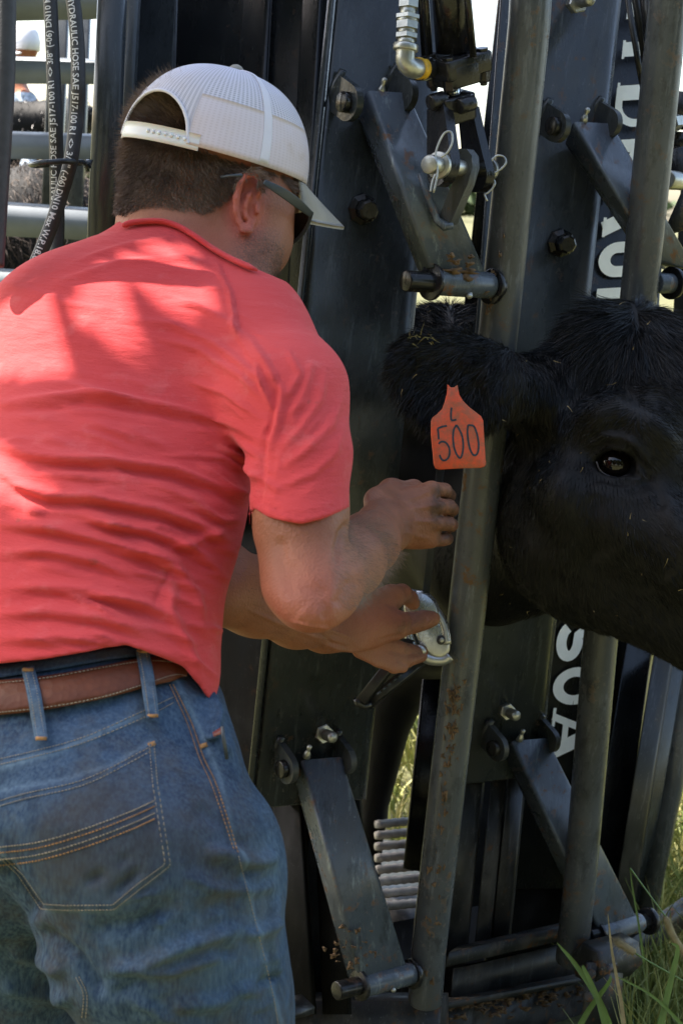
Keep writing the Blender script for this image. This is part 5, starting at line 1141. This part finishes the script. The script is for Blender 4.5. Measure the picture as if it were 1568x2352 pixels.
# ---------------------------------------------------------------- unseen sheet added at the left to shade the work place, cut for sun patches
ca = nrm(np.cross(sd, (0, 0, 1))); cb = nrm(np.cross(ca, sd)); cb = cb if cb[2] > 0 else -cb; CC = 3.75
def shirt_pt(x, y): z = float(zs_(x, y)); return P(x, y, z+float(lean(x, y)))
def proj(pts, f): return [(float(f(x, y)@ca), float(f(x, y)@cb)) for x, y in pts]
LIT = [[(-60, 760), (0, 712), (60, 672), (112, 640), (116, 690), (150, 780), (168, 850), (120, 850), (60, 870), (-60, 880)],
 [(160, 700), (200, 640), (245, 592), (262, 610), (278, 650), (322, 735), (300, 790), (250, 800), (205, 740), (176, 745)],
 [(284, 572), (330, 580), (380, 592), (440, 602), (478, 630), (496, 668), (484, 705), (440, 716), (380, 706), (340, 680), (304, 640)],
 [(322, 556), (372, 560), (425, 566), (440, 578), (400, 585), (350, 572)], [(-40, 1030), (10, 1040), (60, 1085), (120, 1125), (160, 1150), (60, 1160), (0, 1150), (-40, 1120)]]
HO = [proj(pl, shirt_pt) for pl in LIT]
HO += [proj([(955, 640), (1100, 640), (1110, 735), (955, 735)], lambda x, y: P(x, y, 2.60))]
HO += [proj([(290, 215), (322, 215), (316, 250), (300, 330), (286, 330)], lambda x, y: P(x, y, 1.86))]
HO += [proj([(1290, 690), (1345, 665), (1350, 712), (1318, 745), (1290, 790), (1250, 800)], lambda x, y: P(x, y, 2.08))]
A0, A1, B0, B1, ST = -2.70, -1.05, -.75, 1.75, .011
na, nb = int((A1-A0)/ST), int((B1-B0)/ST)
if ca[1] > 0: A0, A1 = 1.05, 2.70
ga, gb = np.meshgrid(A0+ST*(np.arange(na)+.5), B0+ST*(np.arange(nb)+.5), indexing='ij'); keep = np.ones(ga.shape, bool)
for h_ in HO: keep &= ~inpoly(ga, gb, h_)
0 and print('cloth', ca, cb, [np.round(np.mean(h_, axis=0), 2) for h_ in HO])
vid = np.arange((na+1)*(nb+1)).reshape(na+1, nb+1); gi, gj = np.where(keep)
F = np.stack([vid[gi, gj], vid[gi+1, gj], vid[gi+1, gj+1], vid[gi, gj+1]], 1); va, vb = np.meshgrid(A0+ST*np.arange(na+1), B0+ST*np.arange(nb+1), indexing='ij')
V = va.ravel()[:, None]*ca+vb.ravel()[:, None]*cb+(CC+.006*np.sin(va.ravel()*9)*np.cos(vb.ravel()*7))[:, None]*sd
us, inv = np.unique(F, return_inverse=True)
sunmask = thing('added_sun_mask', 'unseen sheet added at the left of the chute to shade it and shape the sun patches', 'sun mask', (-1.4, 2.0, 0))
mk('cloth', V[us], inv.reshape(F.shape), plain('sun_mask_sheet', (.02, .03, .025), .9), sunmask)  # added occluder out of view, its holes shaped to place the sun patches
for a in (A0, A1):
    for b in (B0, B1):
        q = a*ca+b*cb+CC*sd
        if a == A0 or b == B1 or True:
            V, F = tube([(q[0], q[1], 0), q], .02, 10)
            if q[0] < -1.3 or q[1] < .4: mk('mask_pole', V, F, M['galv'], sunmask)  # supports added along with the unseen sheet
# ---------------------------------------------------------------- the cow
cow = thing('cow', 'black cow with its head held through the head gate, orange tag in its ear', 'cow', (0.5, 2.9, 0))
CD = 2.17
k_ = SDF(.0052, .02)
k_.cap((1405, 860, CD), 100, (1480, 960, CD), 150, .05).ell((1430, 800, CD), (110, 80, 100), 15, k=.05)
k_.cap((1480, 950, CD), 150, (1640, 1260, CD-.02), 140, .06).cap((1300, 940, CD+.05), 110, (1420, 850, CD+.02), 110, .05)
k_.ell((1325, 1190, CD+.09), (180, 240, 150), -18, k=.06)
k_.cap((1390, 1230, CD+.03), 178, (1690, 1430, CD-.02), 150, .08)
k_.cap((1290, 1110, CD+.21), 150, (1170, 1180, 2.66), 230, .06).cap((1170, 1180, 2.66), 240, (1050, 1180, 2.95), 250, .08).cap((1050, 1150, 2.95), 260, (790, 1040, 3.35), 250, .1)
k_.cap((1060, 1180, 2.75), 130, (985, 1480, 2.95), 90, .06)
k_.cap((1080, 880, 2.66), 150, (1010, 1120, 2.66), 165, .06).cap((1010, 1120, 2.68), 165, (985, 1420, 2.85), 120, .06).cap((1110, 1290, 2.52), 150, (1260, 1250, 2.38), 150, .05)
k_.chain([(1500, 1120, CD-.10, 30), (1570, 1250, CD-.13, 40), (1680, 1380, CD-.13, 50)], .04).chain([(1330, 1000, CD-.05, 34), (1290, 1100, CD-.02, 30), (1270, 1250, CD-.02, 30)], .05)
# brow and eye socket
k_.chain([(1330, 985, CD-.075, 34), (1400, 970, CD-.10, 40), (1480, 1000, CD-.115, 42), (1540, 1070, CD-.115, 34)], .04)
k_.cap((1300, 1130, CD-.09), 50, (1560, 1260, CD-.13), 60, .08)
# ear
EC = 2.035
k_.ell((1050, 878, EC), (142, 118, 34), 12, k=.02).cap((1150, 885, EC+.03), 62, (1240, 900, CD), 90, .05).ell((950, 822, EC+.005), (48, 52, 22), 30, k=.03)
k_.ell((1005, 900, EC-.024), (105, 72, 28), 14, k=.02, neg=True)
# forelock swell and withers
k_.ell((1350, 812, CD+.01), (54, 52, 60), 0, k=.04).ell((1420, 762, CD), (75, 50, 60), 0, k=.04).ell((1490, 775, CD), (60, 50, 60), 0, k=.04)
k_.ell((1005, 860, 2.62), (130, 150, 150), 0, k=.06)
# chest and front legs
k_.cap((960, 1470, 2.95), 92, (893, 1610, 3.0), 64, .05).cap((893, 1610, 3.0), 64, (850, 1880, 3.05), 34, .03).cap((850, 1880, 3.05), 34, (842, 2010, 3.08), 32, .02)
Vk, Qk = k_.mesh(2); Nk = normals(Vk, Qk); px, py = toPX(Vk); face = np.clip(-Nk[:, 2]*2, 0, 1)
disp = np.zeros(len(Vk))
for pl, w_, h_ in (([(1330, 985), (1400, 1000), (1460, 1020), (1500, 1070)], 12, .004), ([(1475, 1095), (1500, 1120), (1520, 1180)], 14, -.006), ([(1350, 1120), (1420, 1140), (1480, 1150)], 14, .003), ([(1350, 1005), (1400, 985), (1450, 990)], 16, -.005), ([(1330, 968), (1410, 940), (1500, 975), (1560, 1040)], 24, .010), ([(1478, 1112), (1530, 1170), (1600, 1270)], 26, .008), ([(1370, 1135), (1345, 1200), (1380, 1290)], 30, -.006), ([(1245, 1000), (1222, 1150), (1255, 1310), (1330, 1400)], 26, -.008), ([(1290, 1060), (1280, 1180), (1320, 1300)], 36, .007), ([(1440, 1250), (1540, 1330)], 30, -.006)): wr(pl, w_, h_)
zk = ZB(Vk, Nk, 8); ez = float(zk(1412, 1064))
disp -= face*.020*np.exp(-((((px-1413)/44)**2+((py-1064)/27)**2)**2))
for pl, w_, h_ in (([(1358, 1060), (1376, 1040), (1404, 1026), (1434, 1032), (1458, 1060), (1480, 1102)], 8, .0075), ([(1360, 1062), (1376, 1088), (1408, 1103), (1440, 1100), (1482, 1108)], 8, .0055), ([(1350, 1030), (1380, 1002), (1430, 1000), (1470, 1030), (1500, 1080)], 7, .004), ([(1370, 1112), (1410, 1124), (1460, 1122)], 7, .003)): wr(pl, w_, h_, 0, .1)
Vk = Vk+Nk*disp[:, None]
mk('body', C2W(Vk), Qk, M['hide'], cow)
def sphere(c, r, n=24):
    rings = [np.array([c+r*(math.cos(a)*up+math.sin(a)*(math.cos(t)*rt+math.sin(t)*fw)) for t in np.linspace(0, 2*math.pi, n, endpoint=False)]) for a in np.linspace(.05, math.pi-.05, 14)]
    return loft(rings)
V, F = sphere(P(1412, 1065, ez+.0200), .0245); mk('eyeball', V, F, M['eye'], cow)
V, F = tube([P(x, y, z_) for x, y, z_ in spline([(1369, 1060, ez+.001), (1376, 1079, ez-.001), (1394, 1092, ez-.0025), (1418, 1097, ez-.003), (1440, 1092, ez-.0025), (1456, 1084, ez-.001)], 24)], .0013, 8)
mk('eyelid_rim', V, F, plain('wet_lid', (.05, .045, .045), .15, 0, .1), cow)
mb = MB()
# coat: flow follows the head; long forelock radiating from the whorl
GD = np.array([  # px, py, dx, dy, length
 (1200, 850, -.2, 1, .020), (1250, 830, -.1, 1, .028), (1300, 850, -.25, 1, .034), (1210, 950, .05, 1, .034), (1260, 960, .1, 1, .026), (1330, 930, -.2, .9, .022), (1300, 780, -.9, .5, .040), (1340, 730, -1, .35, .060), (1390, 705, -1, .2, .070), (1430, 740, -.75, .65, .062),
 (1480, 705, .1, -.5, .030), (1480, 725, .2, .5, .05), (1520, 760, .6, .8, .055), (1460, 800, -.2, 1, .055), (1400, 800, -.55, .9, .055), (1540, 830, .3, 1, .045), (1560, 900, .7, .6, .025), (1480, 900, .6, -.1, .018), (1420, 930, -.6, .2, .016), (1350, 960, -1, .35, .016), (1530, 980, .9, .4, .014),
 (1400, 990, -.8, .5, .012), (1500, 1040, .7, .8, .010), (1300, 1050, -.4, 1, .014), (1400, 1180, .2, 1, .009), (1530, 1200, .8, .8, .010), (1250, 1150, -.5, 1, .013), (1300, 1350, -.2, 1, .014), (1200, 1300, -.6, .8, .016), (1450, 1400, .6, .8, .012), (1180, 1100, -.5, 1, .014),
 (1150, 860, -.6, .8, .025), (1100, 800, -1, .1, .022), (1000, 760, -1, .05, .026), (920, 770, -1, .1, .032), (900, 830, -1, .45, .04), (930, 900, -.8, .8, .045), (990, 960, -.5, 1, .045), (1060, 970, -.3, 1, .04), (1120, 940, 0, 1, .03), (990, 860, -.9, .4, .03), (1060, 880, -.6, .8, .03),
 (1000, 700, -.6, -.5, .03), (1060, 720, .6, -.3, .03), (950, 1200, -.3, 1, .012), (950, 1600, -.1, 1, .01), (880, 1850, 0, 1, .006)], float)
def coat(ids, g_, lscale=.48, width=.0007, mat='cowhair', name='coat', rnd=.14, nrmw=.14):
    x, y = px[ids], py[ids]; w_ = 1/(((x[:, None]-GD[:, 0])**2+(y[:, None]-GD[:, 1])**2)**1.6+1e3); w_ /= w_.sum(1)[:, None]
    fl = w_@GD[:, 2:4]; ln = w_@GD[:, 4]; fl /= np.linalg.norm(fl, axis=1)[:, None]+1e-9; f3 = np.stack([fl[:, 0], fl[:, 1], np.zeros(len(ids))], 1)
    n = Nk[ids]; f3 -= n*(f3*n).sum(1)[:, None]; f3 /= np.linalg.norm(f3, axis=1)[:, None]+1e-9
    # clumping: neighbouring hairs share one random lean
    cell = (np.floor(x/16)*131+np.floor(y/22)*17).astype(int) % 9973; rr = np.random.RandomState(1).randn(9973, 3); D = f3+n*nrmw+rr[cell]*rnd*.75+g_.randn(len(ids), 3)*rnd*.6
    V, F = hairmesh(C2W(Vk[ids]), D @ B3, np.maximum(ln*lscale, .0085)*(.55+.75*g_.rand(len(ids))), width, 3, .12, np.array([0, 0, -.12])); return mk(name, V, F, M[mat], cow)
g_ = np.random.RandomState(21); np.random.seed(21)
vis = (Nk[:, 2] < .35) & (px > 840) & (px < 1640) & (py > 640) & (py < 1640) & ((Vk[:, 2] < 2.45) | (py < 800) & (Vk[:, 2] < 3.1))
eyem = ((px-1412)/56)**2+((py-1064)/40)**2 < 1
ids = np.where(vis & ~eyem)[0]
wgt = np.ones(len(ids)); wgt[py[ids] < 1000] = 2.2; wgt[Vk[ids, 2] > 2.3] = .35; wgt /= wgt.sum()
coat(g_.choice(ids, 90000, p=wgt), g_)
top = ids[(py[ids] < 900) & (px[ids] > 1270) & (Vk[ids, 2] < 2.32)]
coat(g_.choice(top, 12000), g_, .68, .0008, rnd=.22, nrmw=.2)
ear = ids[(px[ids] < 1160) & (py[ids] < 1040) & (Vk[ids, 2] < 2.16)]
coat(g_.choice(ear, 12000), g_, .58, .0008, rnd=.3, nrmw=.2)
neck = ids[(py[ids] < 800) & (Vk[ids, 2] > 2.35)]
if len(neck): coat(g_.choice(neck, 6000), g_, .8, .0010, rnd=.4, nrmw=.6)
# eye lashes
n = 60; t = np.linspace(0, 1, n); c = np.array(spline([np.array(q, float) for q in ((1370, 1044, ez-.004), (1400, 1027, ez-.006), (1440, 1036, ez-.006), (1462, 1066, ez-.005))], n)); rp = np.array([P(*q) for q in c])
V, F = hairmesh(rp, np.tile(rt*-.3-up*.35-fw*.9, (n, 1))+np.random.randn(n, 3)*.15, .018, .0009, 3, .15, up*.3); mk('eyelashes', V, F, M['cowhair'], cow)
# bits of straw and dry manure caught in the coat
sel = g_.choice(ids[(px[ids] > 880)], 90); V, F = hairmesh(C2W(Vk[sel]-np.array([0, 0, .012])), g_.randn(90, 3)*np.array([1, .3, 1]), .004+.007*g_.rand(90), .0012, 2, .5); mk('straw_bits', V, F, M['straw'], cow, kind='stuff')
sel = ids[(abs(px[ids]-965) < 26) & (abs(py[ids]-782) < 12)]; sel = g_.choice(sel, 40); V, F = hairmesh(C2W(Vk[sel]-np.array([0, 0, .010])), g_.randn(40, 3), .010, .0022, 2, .5); mk('manure_clump', V, F, plain('olive_manure', (.12, .10, .03), .9), cow, kind='stuff')
# ---------------------------------------------------------------- ear tag
TD = 1.985
tag = thing('ear_tag', 'orange ear tag hand-lettered L 500 hanging from the cow\'s ear', 'ear tag', P(1052, 1078, TD))
ol = [(1027, 882), (1035, 890), (1043, 889), (1050, 884), (1052, 896), (1054, 906), (1062, 920), (1078, 936), (1094, 948), (1104, 956), (1109, 966), (1111, 1000), (1114, 1050), (1116, 1066), (1112, 1072), (1100, 1075), (1050, 1076), (1008, 1079), (999, 1076), (995, 1066), (993, 1040), (989, 1000), (989, 968), (992, 960), (1004, 950), (1014, 940), (1020, 925), (1025, 905)]
curve = lambda x, y: TD+.004*((x-1050)/60)**2-.01*(y-980)/100
nO = len(ol); ce = (1051, 990)
V = []
for th in (0, .0022):
    for s_ in (1.0, .97, .6, .3): V += [P(ce[0]+(x-ce[0])*s_, ce[1]+(y-ce[1])*s_, curve(ce[0]+(x-ce[0])*s_, ce[1]+(y-ce[1])*s_)+th+(.0006 if s_ == 1.0 and th == 0 else 0)) for x, y in ol]
    V.append(P(ce[0], ce[1], curve(*ce)+th))
F = []; L_ = 4*nO+1
for i in range(nO):
    j2 = (i+1) % nO
    for l_ in range(3): a = l_*nO; F += [(a+i, a+nO+i, a+nO+j2, a+j2), (L_+a+i, L_+a+j2, L_+a+nO+j2, L_+a+nO+i)]
    F += [(3*nO+i, 4*nO, 3*nO+j2), (L_+3*nO+i, L_+3*nO+j2, L_+4*nO), (i, j2, L_+j2, L_+i)]
mk('tag_plate', V, F, M['tag'], tag)
def ink(pts, w_=3.4, n=30):
    c = spline([np.array(p, float) for p in pts], n) if len(pts) > 2 else [lerp(*pts, t) for t in np.linspace(0, 1, 4)]
    pr = stroke_poly(c, w_); V = []
    for a, b in pr: V += [P(a[0], a[1], curve(*a)-.0005), P(b[0], b[1], curve(*b)-.0005)]
    mk('ink_stroke', V, [(2*i, 2*i+1, 2*i+3, 2*i+2) for i in range(len(pr)-1)], M['ink'], tag, smooth=False)
z7 = lambda L: [(861.3+x*.2746, 717.7+y*.2746) for x, y in L]
for L in ([(637, 795), (633, 850), (634, 900)], [(632, 902), (655, 902), (678, 895)], [(600, 948), (560, 955), (520, 972)], [(522, 972), (528, 1020), (530, 1062)], [(530, 1100), (548, 1082), (585, 1085), (615, 1125), (622, 1175), (610, 1215), (580, 1238), (552, 1225), (538, 1190)],
          [(678, 940), (655, 985), (650, 1060), (662, 1140), (685, 1195), (712, 1218), (730, 1170), (735, 1100), (725, 1030), (700, 975), (678, 940)], [(775, 942), (770, 1000), (778, 1080), (795, 1150), (818, 1190), (845, 1190), (862, 1150), (862, 1080), (848, 1010), (822, 950), (775, 942)]): ink(z7(L), 4.4)
# ---------------------------------------------------------------- hydraulic hoses with their print
def text_mesh(s, size=1.0):
    c = bpy.data.curves.new('lettering', 'FONT'); c.body = s; c.size = size; c.resolution_u = 2; c.offset = .018; o = bpy.data.objects.new('lettering', c); COL.objects.link(o)
    bpy.context.view_layer.update(); me = o.to_mesh(); bm = bmesh.new(); bm.from_mesh(me); o.to_mesh_clear()
    for yy in np.arange(-.2, .85, .1): bmesh.ops.bisect_plane(bm, geom=bm.verts[:]+bm.edges[:]+bm.faces[:], plane_co=(0, yy, 0), plane_no=(0, 1, 0))
    V = np.array([v.co[:] for v in bm.verts]); bm.verts.index_update(); F = [tuple(v.index for v in f.verts) for f in bm.faces]; bm.free(); bpy.data.objects.remove(o); bpy.data.curves.remove(c); return V, F
def hose(label, pts, r, text=None, start=0.0, size=.0105, ang=0.0, dirn=1, tilt=0):
    c = np.array([P(*p) for p in spline([np.array(p, float) for p in pts], 120)]); base = c[c[:, 2].argmin()]
    t = thing('hydraulic_hose', label, 'hose', base); V, F = tube(c, r, 20); mk('hose', V, F, M['rubber'], t)
    if text:
        V, F = text_mesh(text, 1.0); V = V*size; s = np.r_[0, np.cumsum(np.linalg.norm(np.diff(c, axis=0), axis=1))]; mid = size*.35
        q = start+V[:, 0] if dirn > 0 else start-V[:, 0]; keep = (q > s[0]) & (q < s[-1]); lat = (V[:, 1]-mid)
        Cn = np.stack([np.interp(q, s, c[:, k]) for k in range(3)], 1); T = np.stack([np.interp(q+.003, s, c[:, k])-np.interp(q-.003, s, c[:, k]) for k in range(3)], 1); T /= np.linalg.norm(T, axis=1)[:, None]+1e-9
        toc = CAM-Cn; toc -= T*(toc*T).sum(1)[:, None]; toc /= np.linalg.norm(toc, axis=1)[:, None]; sd_ = np.cross(toc, T)
        a = lat/r+ang; W = Cn+(toc*np.cos(a)[:, None]+sd_*np.sin(a)[:, None])*(r+.0003)
        F = [f for f in F if all(keep[i] for i in f)]; mk('printed_text', W, F, M['print'], t, smooth=False)
z6 = lambda L, d: [(x*.3052, y*.3052, d+dd) for x, y, dd in L]
TX = 'HYDRAULIC HOSE SAE J517-100 R1 <> 3/8" (-06) DN10 Max W.P.18.0MPa(2600Psi) Min Burst'
hose('straight hydraulic hose printed with white lettering reading upwards', z6([(420, 2600, .03), (424, 2100, .03), (428, 1700, .03), (428, 1300, .02), (420, 900, 0), (402, 500, 0), (388, 150, 0), (378, -60, 0), (370, -300, 0)], 2.02), .0100, TX, .182, .0125, .45, 1)
hose('curving hydraulic hose printed with white lettering reading downwards', z6([(530, -300, -.02), (545, -60, -.02), (570, 150, -.02), (588, 400, -.02), (590, 650, -.02), (580, 850, -.01), (560, 1040, -.01), (530, 1230, -.01), (470, 1440, 0), (415, 1620, 0), (340, 1820, 0), (240, 2060, 0), (150, 2300, 0), (60, 2560, 0)], 1.98), .0100, TX, .052, .0125, -.35, 1)
hose('plain black hydraulic hose hanging at the far left edge', z6([(30, -300, 0), (42, -60, 0), (38, 400, 0), (28, 700, 0), (5, 1100, 0), (-20, 1500, 0), (-50, 2000, 0)], 1.70), .0130)
hose('plain hose hanging behind the curving printed one', z6([(430, 1300, .05), (440, 1600, .06), (436, 1900, .06), (430, 2300, .06)], 2.05), .0095)
# ---------------------------------------------------------------- the banding tool in his hands
TDp = 2.27
tool = thing('banding_tool', 'cast aluminium castration band tool held in the man\'s left hand', 'hand tool', P(980, 1520, TDp))
def disc(name, c, rx, ry, rot, th, mat, hole=None, n=32, bev=.25):
    rings = []
    for dz, s_ in ((th*.5, 1-.08), (th*.3, 1.0), (-th*.3, 1.0), (-th*.5, 1-.09), (-th*.56, 1-.2)):
        rings.append(np.array([P(c[0]+s_*(rx*math.cos(t)*math.cos(rot)-ry*math.sin(t)*math.sin(rot)), c[1]+s_*(rx*math.cos(t)*math.sin(rot)+ry*math.sin(t)*math.cos(rot)), c[2]+dz) for t in np.linspace(0, 2*math.pi, n, endpoint=False)]))
    V, F = loft(rings); return mk(name, V, F, M[mat], tool)
disc('housing', (966, 1402, TDp), 50, 42, 1.0, .040, 'alu'); disc('housing_cap', (946, 1378, TDp+.005), 28, 24, .9, .048, 'alu')
V, F = tube([P(x, y, TDp-.012) for x, y in spline([(958, 1378), (985, 1385), (1004, 1408), (1020, 1440), (1026, 1480)], 20)], .0075, 14); mk('rim', V, F, M['alu'], tool)
disc('cheek_plate', (992, 1462, TDp-.008), 34, 56, -.55, .014, 'alu'); disc('plate_hole', (1012, 1470, TDp-.0165), 10, 11, 0, .005, 'plastic'); disc('screw_head', (1014, 1470, TDp-.019), 5.5, 5.5, 0, .005, 'zinc')
V, F = tube([P(x, y, TDp-.005) for x, y in spline([(936, 1430), (938, 1462), (955, 1495), (985, 1512), (1015, 1515), (1032, 1505)], 24)], [.010]*24, 16); mk('jaw_ring', V, F, M['alu'], tool)
disc('small_hole', (958, 1420, TDp-.022), 5, 4, 0, .004, 'plastic'); disc('pivot_block', (966, 1492, TDp-.02), 14, 10, .6, .02, 'alu')
V, F = qbeam((926, 1466, TDp-.02), (948, 1470, TDp-.02), (838, 1618, TDp-.06), (816, 1604, TDp-.06), (6, 3, .012), .002); mk('strap', V, F, M['plastic'], tool)
V, F = qbeam((972, 1498, TDp), (986, 1514, TDp), (848, 1626, TDp-.05), (836, 1606, TDp-.05), (4, 4, .010), .002); stp = mk('strap', V, F, M['plastic'], tool)
V, F = tube([P(818, 1604, TDp-.055), P(822, 1616, TDp-.052), P(836, 1622, TDp-.048), P(850, 1616, TDp-.045)], .0062, 12); mk('strap_fold', V, F, M['plastic'], tool)
for i in range(9):
    t = i/9; q = lerp((965, 1512, TDp-.006), (858, 1602, TDp-.056), t); V, F = box(P(*q), (rt*.7+up*.6)*.0042, (rt*-.6+up*.7)*.0018, fw*.001); mk('strap_slot', V, F, M['frame'], tool)
bd = thing('rubber_band_strap', 'flat black rubber strap running from behind the tag down to the hand tool', 'strap', P(980, 1370, TDp))
V, F = qbeam((1003, 1060, 2.13), (1021, 1060, 2.13), (984, 1372, 2.26), (968, 1372, 2.26), (2, 0, .004), .0015); mk('strap', V, F, painted('grey_rubber_strap', (.03, .033, .036), .5, 0, .1), bd)
